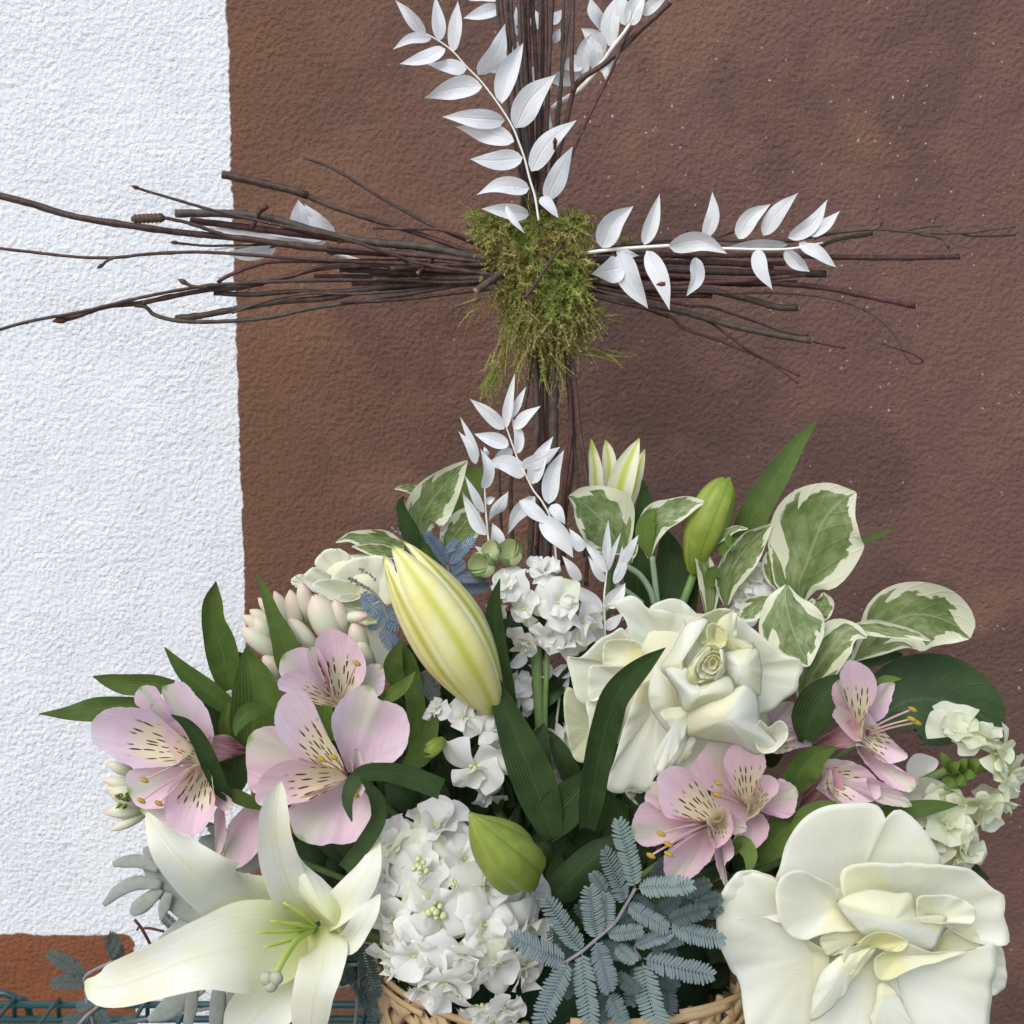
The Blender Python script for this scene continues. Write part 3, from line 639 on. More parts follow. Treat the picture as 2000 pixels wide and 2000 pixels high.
# ------------------------------------------------------------------ cross of bundled twigs
CROSS = thing('twig_cross', 'rustic cross of bundled brown twigs bound with moss, standing in the bouquet', 'cross', pt('D', 1040, 1400, -52))
def buds_on(tw, P, n, size):
    for _ in range(n):
        i = random.randint(2, len(P) - 3); T = nz(P[i + 1] - P[i]); s = nz(np.cross(T, RNG.normal(size=3)))
        dd = nz(T * random.choice([-1, 1]) * 0.9 + s * 0.7)
        q = np.array([P[i], P[i] + dd * size * 1.2, P[i] + dd * size * 2.2, P[i] + dd * size * 3.6])
        mk('bud', *g_tube(q, [size * .45, size * .75, size * .62, size * .05], 6)[:2], 'bud_scale', tw)
def twig(K, pts, r, d0=-45, d1=-45, n=None, tipbud=False, cut=False, nbud=0, r1=None, wob=1.0):
    m = len(pts); dd = np.linspace(d0, d1, m)
    P = np.array([pt(K, p[0], p[1], (p[2] if len(p) > 2 else dd[i])) for i, p in enumerate(pts)])
    sc = mpp(K, P[m // 2]); n = n or max(14, int(m * 7))
    P = spline(P, n); t = np.linspace(0, 1, n)
    R = 0.92 * sc * (r + ((r1 if r1 is not None else r) - r) * t)
    ng = max(2, int(np.linalg.norm(P[-1] - P[0]) / 0.045)); cs = np.sort(RNG.uniform(0.05, 0.95, ng))
    for c in cs: R = R * (1 + 0.22 * np.exp(-((t - c) / 0.012) ** 2))
    R = R * (1 + 0.04 * RNG.normal(size=n))
    P[1:-1] += RNG.normal(size=(n - 2, 3)) * sc * 0.4 * wob
    tw = mk('twig', *g_tube(P, R, 8)[:2], 'bark', CROSS)
    if tipbud:
        T = nz(P[0] - P[1]); s = sc * max(r, 6)
        q = np.array([P[0] - T * s * 1.0, P[0] + T * s * 0.6, P[0] + T * s * 2.2, P[0] + T * s * 4.2])
        mk('bud', *g_tube(q, [s * .9, s * 1.5, s * 1.15, s * .08], 7)[:2], 'bud_scale', tw)
    if cut:
        T = nz(P[0] - P[1]); q = np.array([P[0], P[0] + T * 0.0005])
        mk('cut_end', *g_tube(q, [R[0] * .97, R[0] * .9], 8)[:2], 'cut_wood', tw)
    if nbud: buds_on(tw, P, nbud, sc * max(r * 0.7, 4.5))
    return tw
LA = [([(-60, 262), (0, 270), (120, 300), (290, 350), (500, 385), (720, 415), (970, 440), (1150, 465), (1400, 490), (1700, 505), (1980, 545)], 16, dict(r1=13, nbud=3, d0=-60)),
 ([(700, 340), (900, 340), (1080, 360), (1250, 410), (1450, 450), (1700, 475), (2000, 540)], 18, dict(cut=True, nbud=1, d0=-50)),
 ([(760, 368), (900, 385), (1100, 410), (1350, 440), (1600, 465), (2000, 520)], 16, dict(cut=True, d0=-42)),
 ([(545, 238), (580, 250), (700, 285), (860, 330), (1100, 385), (1350, 435), (1550, 500), (1700, 545), (2000, 590)], 6, dict(tipbud=True, r1=9, nbud=2, d0=-75, d1=-62)),
 ([(885, 185), (1000, 210), (1150, 245), (1222, 268)], 18, dict(cut=True, d0=-50, d1=-48, n=16)),
 ([(1200, 262), (1300, 305), (1450, 355), (1600, 400), (1750, 450), (2000, 540)], 12, dict(d0=-48)),
 ([(1205, 115), (1330, 165), (1510, 275), (1600, 325), (1700, 380), (1860, 450), (2000, 510)], 7, dict(r1=8, nbud=1, d0=-40)),
 ([(1480, 395), (1580, 400), (1750, 405), (1880, 450), (2000, 500)], 7, dict(d0=-52)),
 ([(655, 357), (740, 375), (830, 405), (920, 436)], 8, dict(d0=-62, d1=-52)),
 ([(700, 456), (760, 463), (850, 468), (1050, 463), (1180, 456)], 5.5, dict(tipbud=True, d0=-55)),
 ([(-60, 470), (0, 478), (100, 490), (300, 512), (450, 515), (600, 500), (800, 493), (1000, 505), (1200, 520), (1400, 530), (1700, 545), (2000, 580)], 6.5, dict(r1=9, nbud=3, d0=-70)),
 ([(405, 545), (430, 525), (470, 512)], 6, dict(tipbud=True, d0=-70, d1=-68, n=10)),
 ([(865, 615), (900, 590), (1000, 550), (1100, 530), (1300, 530), (1600, 530), (2000, 560)], 9, dict(d0=-46)),
 ([(1000, 610), (1150, 590), (1280, 550), (1450, 540), (1650, 560), (2000, 585)], 10, dict(nbud=2, d0=-52)),
 ([(-60, 815), (0, 800), (130, 765), (300, 735), (430, 705), (600, 665), (800, 630), (1000, 615), (1250, 605), (1500, 605), (1750, 600), (2000, 600)], 7, dict(r1=9, nbud=2, d0=-72)),
 ([(735, 615), (770, 630), (830, 632)], 8, dict(tipbud=True, d0=-66, d1=-66, n=10)),
 ([(255, 760), (300, 750), (420, 710), (560, 695), (700, 665), (850, 640), (950, 635), (1100, 600), (1300, 555), (1600, 545), (2000, 560)], 11, dict(tipbud=True, nbud=2, d0=-62)),
 ([(850, 655), (1000, 662), (1150, 650), (1350, 650), (1600, 625), (2000, 600)], 11, dict(d0=-50, nbud=1)),
 ([(700, 755), (800, 745), (930, 720), (1100, 690), (1300, 675), (1500, 630), (1650, 610), (2000, 590)], 14, dict(d0=-48, nbud=1, cut=True)),
 ([(535, 705), (580, 710), (610, 740), (700, 765), (850, 770), (1050, 755), (1250, 715), (1450, 685), (1650, 655), (1860, 620), (2000, 610)], 9, dict(d0=-58)),
 ([(920, 735), (1050, 690), (1200, 660), (1500, 655), (2000, 610)], 6, dict(d0=-56)),
 ([(1350, 690), (1450, 690), (1650, 675), (1860, 650), (2000, 635)], 8, dict(d0=-55)),
 ([(1300, 490), (1550, 500), (1800, 510), (2000, 530)], 13, dict(d0=-36)), ([(1350, 560), (1600, 575), (1800, 585), (2000, 585)], 14, dict(d0=-38)),
 ([(1250, 590), (1500, 590), (1750, 570), (2000, 560)], 12, dict(d0=-32)), ([(1400, 620), (1650, 600), (2000, 570)], 12, dict(d0=-34)),
 ([(1500, 640), (1750, 625), (2000, 610)], 13, dict(d0=-44)), ([(1300, 470), (1600, 500), (2000, 540)], 10, dict(d0=-56)),
 ([(1600, 520), (1640, 560), (1680, 595), (1760, 590)], 7, dict(d0=-62)), ([(1660, 575), (1700, 540), (1720, 520)], 8, dict(d0=-60, n=10, cut=True)),
 ([(1000, 400), (1030, 335), (1060, 312)], 11, dict(d0=-52, d1=-58, n=10)), ([(1890, 648), (1960, 600), (2010, 570)], 16, dict(cut=True, d0=-75, d1=-60, n=12)),
 ([(1480, 600), (1600, 605), (1800, 615), (2000, 600)], 9, dict(d0=-60)), ([(1550, 560), (1750, 545), (2000, 545)], 9, dict(d0=-62))]
for pts_, r_, kw_ in LA: twig('A', pts_, r_, **kw_)
def catkin():
    a, b = pt('A', 655, 356, -62), pt('A', 520, 362, -66); tw = [o for o in CROSS.children if o.name.startswith('twig')][8]
    n = 26; P = a + (b - a) * np.linspace(0, 1, n)[:, None]; s = mpp('A', a)
    R = 18 * s * np.minimum(1, np.minimum(np.linspace(0, 1, n) * 9 + .35, (1 - np.linspace(0, 1, n)) * 7 + .3)) * (1 + 0.12 * np.sin(np.arange(n) * 2.1))
    mk('catkin', *g_tube(P, R, 10)[:2], 'catkin', tw)
catkin()
RA = [([(380, 270), (560, 235), (700, 220), (830, 205), (1000, 210), (1200, 212), (1300, 195), (1400, 180), (1520, 172), (1650, 183), (1800, 185), (1990, 162)], 10, dict(r1=4, nbud=3, d0=-50, d1=-70)),
 ([(1600, 178), (1660, 166), (1740, 158)], 5, dict(n=10, d0=-66, d1=-68)), ([(1650, 185), (1740, 205), (1762, 236)], 5.5, dict(n=12, d0=-66, d1=-70)),
 ([(1500, 175), (1525, 160), (1532, 143)], 7, dict(n=8, d0=-64, d1=-66)), ([(1310, 236), (1380, 207), (1500, 186)], 8, dict(n=14, d0=-56, d1=-60)),
 ([(1800, 186), (1850, 196), (1990, 192)], 3.5, dict(n=10, d0=-70)),
 ([(1800, 266), (1600, 270), (1400, 268), (1200, 262), (1000, 262), (800, 260), (400, 285)], 10, dict(cut=True, nbud=2, d0=-56)),
 ([(1340, 325), (1000, 318), (800, 310), (380, 300)], 14, dict(cut=True, d0=-48)),
 ([(1647, 436), (1500, 405), (1350, 375), (1200, 360), (1000, 345), (800, 330), (400, 310)], 11, dict(cut=True, d0=-56)),
 ([(790, 360), (900, 355), (1050, 350), (1150, 340), (1270, 328)], 8, dict(tipbud=True, d0=-72, d1=-60)),
 ([(1245, 441), (1170, 438), (1050, 405), (900, 375), (700, 372), (400, 330)], 13, dict(cut=True, nbud=1, d0=-52)),
 ([(1290, 555), (1200, 540), (1050, 510), (900, 470), (780, 440), (560, 400), (400, 350)], 12, dict(cut=True, nbud=1, d0=-58)),
 ([(1280, 553), (1340, 568), (1405, 580)], 4, dict(n=10, d0=-58)),
 ([(400, 350), (560, 372), (850, 430), (950, 440), (1100, 490), (1200, 525), (1280, 536)], 8, dict(r1=4, d0=-50)),
 ([(420, 360), (600, 415), (790, 462), (850, 510), (950, 545), (1100, 605), (1250, 675)], 9, dict(r1=4.5, nbud=1, d0=-54)),
 ([(850, 455), (940, 490), (1050, 570), (1150, 630), (1245, 700)], 5, dict(r1=3.5, d0=-52)),
 ([(900, 385), (1000, 390), (1150, 390), (1300, 400), (1430, 430), (1530, 485), (1590, 555), (1610, 600), (1640, 633), (1674, 626), (1640, 600), (1575, 578), (1520, 560)], 6, dict(r1=3, d0=-52, d1=-80, wob=0.4)),
 ([(400, 345), (700, 435), (800, 470)], 10, dict(d0=-46)), ([(400, 290), (800, 285), (1100, 295), (1160, 300)], 9, dict(d0=-40)), ([(400, 320), (800, 345), (1050, 360), (1240, 355)], 10, dict(d0=-40)),
 ([(400, 330), (700, 390), (950, 400)], 10, dict(d0=-44)), ([(830, 200), (850, 185), (865, 178)], 6, dict(n=8, d0=-50)), ([(950, 205), (1020, 180), (1045, 160)], 5, dict(n=10, d0=-52)),
 ([(400, 260), (700, 250), (1000, 285), (1200, 290)], 9, dict(d0=-36))]
for pts_, r_, kw_ in RA: twig('C', pts_, r_, **kw_)
# upright
tops = [715, 742, 775, 800, 868, 905, 935, 985, 1020, 1055, 1128, 1168, 850, 1000]
for i, x in enumerate(tops):
    bx = 855 + (x - 700) * 0.44
    mx = (x + bx) / 2 + random.uniform(-22, 22)
    dz = random.uniform(-62, -28)
    twig('B', [(x - random.uniform(-12, 12), -70), (x, 60), (mx, 650), (bx, 1150), (bx + random.uniform(-10, 10), 1500)], random.uniform(11, 19), d0=dz, d1=(dz - 45) / 2, nbud=1 if i % 3 == 0 else 0)
twig('B', [(1800, 15), (1600, 200), (1400, 390), (1250, 490), (1195, 560), (1150, 750), (1080, 1050), (1040, 1450)], 20, d0=-62, d1=-45, cut=True, r1=18)
twig('B', [(1190, -70), (1185, 200), (1180, 420), (1192, 580)], 16, d0=-60, d1=-58, nbud=1)
twig('B', [(1560, 160), (1500, 270), (1430, 450), (1330, 650), (1200, 930), (1090, 1230), (1060, 1400)], 12, r1=8, d0=-64, d1=-45)
twig('B', [(1075, 900), (1073, 1020), (1080, 1230), (1060, 1450)], 10, d0=-76, d1=-50, tipbud=True)
DN = [([(930, -250), (945, -50), (960, 400), (945, 700), (915, 1300)], 21, -44), ([(1000, -250), (995, 0), (990, 300), (1010, 700), (1000, 1300)], 19, -36), ([(1060, -250), (1065, 200), (1060, 600), (1015, 1350)], 36, -44),
      ([(900, -250), (850, 0), (760, 280), (722, 600), (745, 1250)], 12, -40), ([(930, -200), (908, 120), (880, 320), (800, 700), (810, 1250)], 14, -48), ([(1120, -200), (1165, 150), (1175, 450), (1150, 700), (1120, 1000), (1100, 1350)], 16, -44),
      ([(1150, -200), (1200, 150), (1230, 450), (1260, 650), (1290, 950), (1270, 1430)], 15, -48), ([(1140, -200), (1160, 200), (1200, 600), (1230, 900), (1262, 1250)], 12, -40), ([(1130, -200), (1185, 300), (1195, 650), (1145, 950), (1130, 1300)], 13, -36),
      ([(960, -200), (970, 300), (980, 800), (960, 1300)], 16, -30), ([(1040, -200), (1030, 300), (1030, 900), (1040, 1350)], 18, -26), ([(1090, 1100), (1105, 1200), (1100, 1330)], 18, -56), ([(945, 1180), (950, 1260), (945, 1330)], 16, -54)]
for pts_, r_, d_ in DN: twig('D', pts_, r_, d0=d_, d1=d_ - 8, nbud=0)
# binding twigs across the moss
twig('Q', [(600, 985), (700, 850), (830, 650), (950, 470)], 22, d0=-86, d1=-84, r1=12, n=16)
twig('Q', [(770, 570), (850, 620), (940, 665)], 16, d0=-86, n=12)
def build_moss():
    g = Geo(); r = np.random.default_rng(3)
    # lumps that carry the strands: (x, y, half width, half height, d) on crop Q
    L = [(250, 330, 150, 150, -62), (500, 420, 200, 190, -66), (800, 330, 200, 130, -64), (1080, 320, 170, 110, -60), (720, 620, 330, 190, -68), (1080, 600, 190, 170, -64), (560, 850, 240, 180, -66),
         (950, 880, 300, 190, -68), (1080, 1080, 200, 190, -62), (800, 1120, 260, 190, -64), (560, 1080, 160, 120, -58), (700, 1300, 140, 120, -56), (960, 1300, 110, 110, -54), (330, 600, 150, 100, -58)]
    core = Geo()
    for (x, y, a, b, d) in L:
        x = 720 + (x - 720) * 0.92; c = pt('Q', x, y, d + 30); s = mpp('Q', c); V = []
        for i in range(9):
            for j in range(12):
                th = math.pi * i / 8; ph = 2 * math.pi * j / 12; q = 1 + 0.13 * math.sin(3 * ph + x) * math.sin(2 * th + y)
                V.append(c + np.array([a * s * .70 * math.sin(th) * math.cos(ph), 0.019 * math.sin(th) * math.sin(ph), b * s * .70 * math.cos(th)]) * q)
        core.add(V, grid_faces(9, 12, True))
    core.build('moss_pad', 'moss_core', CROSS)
    def strand(p, dr, ln, wd, droop):
        n = 7; t = np.linspace(0, 1, n); side = nz(np.cross(dr, r.normal(size=3)))
        bend = side * r.normal() * 0.8
        C = p + (dr[None] * t[:, None] + bend[None] * t[:, None] ** 2 * 0.6 + np.array([0, 0, -1.0])[None] * droop * t[:, None] ** 2) * ln
        T = nz(np.gradient(C, axis=0)); vd = nz(C - CAM); S = nz(np.cross(T, vd))
        W = wd * 0.22 * (1 - 0.8 * t)
        V = np.vstack([C + S * W[:, None], C - S * W[:, None]]); F = [(i, i + 1, n + i + 1, n + i) for i in range(n - 1)]
        k = 2 * n; ex = []
        for i in range(1, n):
            for sgn in (-1, 1):
                for rep in (0, 0.5):
                    b = C[i] - T[i] * ln / (n - 1) * rep
                    tip = b + (T[i] * 0.85 + sgn * S[i] * 0.75 + r.normal(size=3) * 0.25) * wd * (1.25 - 0.8 * t[i])
                    o_ = T[i] * wd * 0.16
                    ex += [b - o_, b + o_, tip]; F.append((k, k + 1, k + 2)); k += 3
        g.add(np.vstack([V, np.array(ex)]), F)
    for (x, y, a, b, d) in L:
        x = 720 + (x - 720) * 0.92
        for _ in range(int(190 * (a * b) / 36000)):
            th = r.uniform(0, 6.283); q = math.sqrt(r.uniform(0, 1)); hx, hy = math.cos(th) * q, math.sin(th) * q
            p = pt('Q', x + a * .74 * hx, y + b * .74 * hy, d + 6 + 10 * q * q + r.normal() * 6)
            dr = nz(np.array([hx * 0.8 + r.normal() * 0.7, -0.55 + r.normal() * 0.35, -hy * 0.8 + r.normal() * 0.7]))
            down = max(0, (y - 700) / 700)
            strand(p, dr, r.uniform(0.006, 0.012) * (1 + 0.3 * down), r.uniform(0.0018, 0.0036), 0.2 + 0.8 * down)
    # hanging beards
    for (x0, y0, x1, y1, n_) in [(500, 1150, 330, 1780, 52), (640, 1250, 540, 1650, 22), (760, 1350, 800, 1720, 18), (860, 1400, 930, 1740, 20), (1060, 1200, 1100, 1500, 14), (1150, 1100, 1430, 1150, 10), (1150, 1450, 1490, 1510, 12), (420, 950, 60, 1080, 12), (350, 1500, 230, 1800, 24), (1200, 400, 1560, 430, 12), (230, 200, 120, 180, 14), (690, 140, 680, 30, 22)]:
        for _ in range(n_):
            t = r.uniform(0, 0.85); x = x0 + (x1 - x0) * t + r.normal() * 28; y = y0 + (y1 - y0) * t + r.normal() * 28
            p = pt('Q', x, y, -52 + r.normal() * 5); q = pt('Q', x + (x1 - x0) * .5 + r.normal() * 40, y + (y1 - y0) * .5 + r.normal() * 40, -52 + r.normal() * 6)
            strand(p, nz(q - p), r.uniform(0.009, 0.019), r.uniform(0.0011, 0.0018), 0.25)
    o = g.build('moss', 'moss', CROSS, smooth=False); o['kind'] = 'stuff'; o['label'] = 'tangled yellow-green moss wrapped round the crossing'
build_moss()

# ------------------------------------------------------------------ bleached white sprigs
def sprig(label, K, stem, leaves, d0, d1, r=7, tuck=None):
    m = len(stem); dd = np.linspace(d0, d1, m)
    P = np.array([pt(K, q[0], q[1], dd[i]) for i, q in enumerate(stem)])
    t = thing('bleached_sprig', label, 'leaf sprig', P[-1] if tuck is None else tuck, 'bleached white leaf sprigs')
    s = mpp(K, P[0])
    Q = spline(P, m * 5)
    tube('stem', np.vstack([Q, np.array(tuck)[None]]) if tuck is not None else Q, np.linspace(r * .6, r * 1.15, len(Q) + (tuck is not None)) * s, 'bleached_stem', t, 7)
    for L in leaves:
        (x0, y0), (x1, y1), w_ = L[0], L[1], L[2]
        o = L[3] if len(L) > 3 else {}
        dm = np.array([pt(K, x0, y0, 0) - p for p in P]); j = int(np.argmin([math.hypot(x0 - q[0], y0 - q[1]) for q in stem])); db = dd[j] + o.get('d', 0)
        ln = math.hypot(x1 - x0, y1 - y0); px, py = -(y1 - y0) / ln, (x1 - x0) / ln
        b_ = o.get('b', RNG.normal() * 0.06) * ln; up = o.get('up', RNG.uniform(-0.25, 0.1)) * ln * s * 1000
        mx, my = (x0 + x1) / 2 + px * b_, (y0 + y1) / 2 + py * b_
        blade('leaf', 'bleached_leaf', t, K, [(x0, y0, db), (mx, my, db + up * 0.6 - 1.5), (x1, y1, db + up)], w=w_ * RNG.uniform(1.04, 1.30), prof='ruscus', cup=RNG.uniform(-0.1, 0.45), fold=RNG.uniform(0, 0.2), roll=o.get('roll', RNG.normal() * 18), wave=0.13, freq=1.3, twist=o.get('tw', RNG.normal() * 34), n=15, m=7)
    return t
sprig('large white bleached leaf sprig leaning left above the moss', 'B', [(240, 200), (350, 260), (440, 330), (520, 420), (600, 500), (680, 600), (750, 700), (810, 800), (850, 900), (885, 1000), (915, 1120), (950, 1240), (975, 1400)],
 [((262, 212), (70, 0), 48), ((350, 258), (322, -25), 52), ((437, 325), (465, 5), 52), ((298, 240), (55, 312), 42), ((385, 305), (98, 402), 55, dict(b=-.06)), ((520, 435), (262, 398), 56), ((590, 470), (762, 148), 76, dict(b=.1)),
  ((618, 545), (250, 615), 80), ((740, 652), (876, 268), 86, dict(b=-.06)), ((825, 805), (1082, 468), 96, dict(b=-.08)), ((760, 757), (368, 735), 76), ((820, 890), (450, 797), 76), ((872, 992), (540, 1000), 72),
  ((925, 1078), (1212, 755), 82, dict(b=-.09)), ((1020, 1262), (1187, 918), 84), ((915, 1186), (580, 1226), 72, dict(b=.1, tw=50)), ((912, 1350), (612, 1312), 68, dict(d=4)), ((985, 1240), (1098, 1372), 44), ((770, 1290), (885, 1470), 30, dict(d=-18))], -82, -66)
sprig('white bleached sprig half hidden behind the upright twigs at the top', 'B', [(840, -60), (860, 60), (880, 250), (940, 480), (1010, 640), (1052, 820)],
 [((720, 50), (498, 116), 52), ((735, -8), (530, 6), 42), ((850, 230), (828, 40), 42), ((955, 190), (935, 50), 44), ((1050, 150), (1118, 62), 42), ((1062, 262), (1108, 178), 36), ((720, 300), (760, 440), 62), ((962, 410), (950, 555), 36), ((790, 420), (600, 430), 50), ((880, 260), (740, 400), 45)], -18, -14, 12)
sprig('white bleached sprig along the branch slanting up to the right', 'B', [(1660, -70), (1540, 160), (1420, 320), (1330, 450), (1230, 560), (1110, 640), (1060, 680)],
 [((1420, 292), (1490, -50), 78, dict(b=-.08)), ((1540, 162), (1650, -40), 72), ((1620, 92), (1785, -25), 52), ((1362, 200), (1298, -15), 56), ((1262, 480), (1362, 178), 56), ((1392, 330), (1240, 178), 66), ((1330, 440), (1310, 220), 58),
  ((1240, 470), (1015, 505), 74), ((1350, 440), (1486, 375), 38), ((1390, 420), (1410, 528), 28), ((1520, 160), (1480, -60), 60), ((1250, 400), (1120, 440), 60)], -40, -24, 15)
sprig('white bleached sprig laid along the right arm of the cross', 'C', [(1330, 218), (1200, 240), (1000, 238), (900, 232), (820, 228), (720, 233), (600, 242), (480, 258)],
 [((572, 236), (680, 92), 52, dict(b=-.12)), ((716, 226), (770, 50), 36), ((800, 230), (1002, 256), 46, dict(d=-12)), ((925, 202), (951, 42), 28), ((1040, 205), (1150, 85), 40, dict(b=-.1)), ((1125, 194), (1246, 46), 38), ((1210, 202), (1346, 70), 36), ((1285, 194), (1389, 108), 28),
  ((640, 245), (730, 444), 52, dict(d=-6)), ((725, 245), (804, 450), 36, dict(d=-3)), ((648, 300), (536, 325), 50, dict(d=-5)), ((895, 268), (862, 402), 36, dict(b=-.12)), ((1105, 240), (1157, 380), 36, dict(b=.1)), ((1200, 240), (1285, 318), 34), ((1250, 228), (1376, 302), 30), ((1250, 215), (1318, 258), 22), ((1210, 225), (970, 240), 20, dict(d=10)), ((620, 250), (700, 262), 20)], -70, -60, 6)
sprig('white bleached leaves peeping from the left arm of the cross', 'A', [(850, 480), (1000, 465), (1250, 480), (1500, 545), (1700, 560)],
 [((1205, 440), (1184, 285), 62, dict(b=.0)), ((1330, 445), (1210, 303), 42), ((1300, 452), (820, 395), 40), ((1100, 470), (880, 495), 34), ((1570, 565), (1240, 545), 22), ((1290, 440), (1040, 420), 40)], -24, -24, 9)
sprig('white bleached sprig standing before the foot of the cross', 'D', [(758, 400), (800, 520), (840, 630), (890, 730), (940, 830), (1000, 910), (1060, 1050), (1090, 1350)],
 [((768, 440), (822, 92), 40), ((805, 375), (892, 178), 30), ((757, 445), (538, 252), 54), ((815, 442), (986, 298), 44), ((838, 600), (800, 368), 46, dict(b=.12)), ((785, 547), (568, 474), 64), ((880, 742), (630, 664), 74), ((860, 682), (1108, 556), 60),
  ((930, 790), (1066, 488), 64, dict(b=-.06)), ((1035, 916), (1132, 575), 74, dict(b=-.08)), ((950, 868), (778, 1108), 58, dict(b=.1)), ((850, 895), (1075, 1050), 62, dict(d=-5, tw=45)), ((985, 1000), (1190, 1255), 80, dict(d=-8)), ((1050, 922), (1140, 1045), 44), ((805, 570), (680, 640), 42, dict(d=4))], -92, -84)
sprig('small upright white sprig left of the cross foot', 'D', [(632, 790), (640, 950), (655, 1120), (680, 1300)],
 [((595, 630), (478, 366), 30), ((580, 665), (468, 458), 36), ((632, 822), (606, 566), 50, dict(b=.1)), ((628, 972), (508, 736), 32), ((642, 1112), (490, 832), 46), ((660, 1022), (782, 838), 46), ((720, 1200), (680, 1035), 56), ((640, 905), (700, 878), 28), ((650, 610), (628, 555), 22), ((640, 720), (720, 640), 26), ((655, 1250), (570, 1180), 26)], -94, -86)
sprig('white bleached sprig with upright pointed leaves above the big rose', 'D', [(1405, 1190), (1400, 1350), (1385, 1500), (1390, 1700), (1395, 1900)],
 [((1400, 1300), (1410, 1012), 36), ((1392, 1345), (1238, 1128), 42), ((1390, 1405), (1283, 1243), 34), ((1495, 1300), (1602, 1108), 38), ((1448, 1420), (1497, 1176), 40), ((1405, 1340), (1492, 1092), 26), ((1372, 1582), (1148, 1408), 62), ((1395, 1560), (1518, 1412), 62), ((1385, 1700), (1505, 1600), 46), ((1250, 1210), (1165, 1070), 44), ((1230, 1400), (1120, 1240), 50), ((1200, 1500), (1060, 1350), 50), ((1380, 1620), (1290, 1690), 44)], -102, -98)
sprig('white bleached leaves deep between the stock stems and the big rose', 'J', [(1340, 960), (1330, 1150), (1300, 1400)],
 [((1290, 1010), (1130, 960), 60), ((1380, 900), (1270, 800), 60), ((1410, 1000), (1270, 1010), 56), ((1120, 900), (1000, 980), 50), ((1090, 1010), (1130, 1300), 60), ((1330, 1150), (1400, 960), 50)], -96, -92, 9)
# ------------------------------------------------------------------ bouquet helpers
def stem(t, P, mat='green_stem', r=0.0022, bow=0.02, to=None):
    e = ROOT + RNG.normal(size=3) * np.array([0.02, 0.015, 0.003]) if to is None else np.array(to)
    P = np.array(P); m = (P + e) / 2 + np.array([0, bow, -0.01])
    return tube('stem', [P, m, e], [r * .85, r, r * 1.1], mat, t, 8, n=14)
def leaf(t, mat, K, pts, **kw):
    kw.setdefault('n', 20); kw.setdefault('m', 9); kw.setdefault('cup', 0.18); kw.setdefault('fold', 0.10)
    return blade('leaf', mat, t, K, pts, **kw)
def L4(pts, d0, d1):
    """(x, y, half width) rows -> (x, y, d, half width)"""
    m = len(pts); return [(p[0], p[1], d0 + (d1 - d0) * i / (m - 1), p[2]) for i, p in enumerate(pts)]
# shared petal meshes for the ruffled stocks
def petal_mesh(seed, mat, narrow=False):
    r = np.random.default_rng(seed); n, m = 12, 13
    t = np.linspace(0, 1, n); u = np.linspace(-1, 1, m)
    t = 1 - (1 - t) ** 1.35
    w_ = (0.13 + 0.50 * t ** 0.8) * r.uniform(0.85, 1.25) * (0.75 if narrow else 1)
    ph = r.uniform(0, 6.28, 5); a = r.uniform(0.4, 1.1)
    X = w_[:, None] * u[None] * (1 - 0.10 * t[:, None] ** 6)
    Y = t[:, None] * (1 - (0.34 + 0.08 * np.sin(ph[3])) * u[None] ** 2 * t[:, None]) * (1 + 0.05 * t[:, None] * np.sin(4 * u[None] + ph[0]))
    Z = 0.28 * r.uniform(-0.4, 1.5) * u[None] ** 2 * t[:, None] - 0.40 * r.uniform(-0.3, 1.3) * t[:, None] ** 2.2 \
        + 0.11 * a * t[:, None] ** 1.5 * np.sin(u[None] * 3.6 + ph[1]) + 0.06 * t[:, None] ** 3 * np.sin(u[None] * 6 + t[:, None] * 3 + ph[2])
    V = np.stack([X, Y, Z], -1).reshape(-1, 3)
    me = bpy.data.meshes.new('petal'); F = grid_faces(n, m); me.from_pydata(V.tolist(), [], F)
    me.polygons.foreach_set('use_smooth', np.ones(len(F), bool))
    li = np.empty(len(me.loops), np.int32); me.loops.foreach_get('vertex_index', li)
    UV = np.stack([np.tile(u * .5 + .5, n), np.repeat(t, m)], 1)
    me.uv_layers.new(name='UVMap').data.foreach_set('uv', UV[li].astype(np.float32).ravel())
    me.materials.append(M[mat]); me.update(); return me
POOL = {'stock_petal': [petal_mesh(s, 'stock_petal') for s in range(14)], 'stock_cream': [petal_mesh(s + 50, 'stock_cream') for s in range(8)]}
def heart_mesh(seed):
    r = np.random.default_rng(seed); g = Geo()
    for i in range(7):
        a = 2.4 * i; q = 0.10 * math.sqrt(i); c = np.array([math.cos(a) * q, math.sin(a) * q, 0.10 - 0.02 * i]) * 0.6; R = 0.06 * r.uniform(0.8, 1.2); V = []
        for y in range(6):
            for x in range(8):
                th = math.pi * y / 5; p_ = 2 * math.pi * x / 8
                V.append(c + R * np.array([math.sin(th) * math.cos(p_), math.sin(th) * math.sin(p_), 1.5 * math.cos(th)]))
        g.add(V, grid_faces(6, 8, True))
    me = bpy.data.meshes.new('floret'); me.from_pydata(np.vstack(g.V).tolist(), [], g.F); me.polygons.foreach_set('use_smooth', np.ones(len(g.F), bool)); me.materials.append(M['stock_heart']); return me
HEARTS = [heart_mesh(s) for s in range(3)]
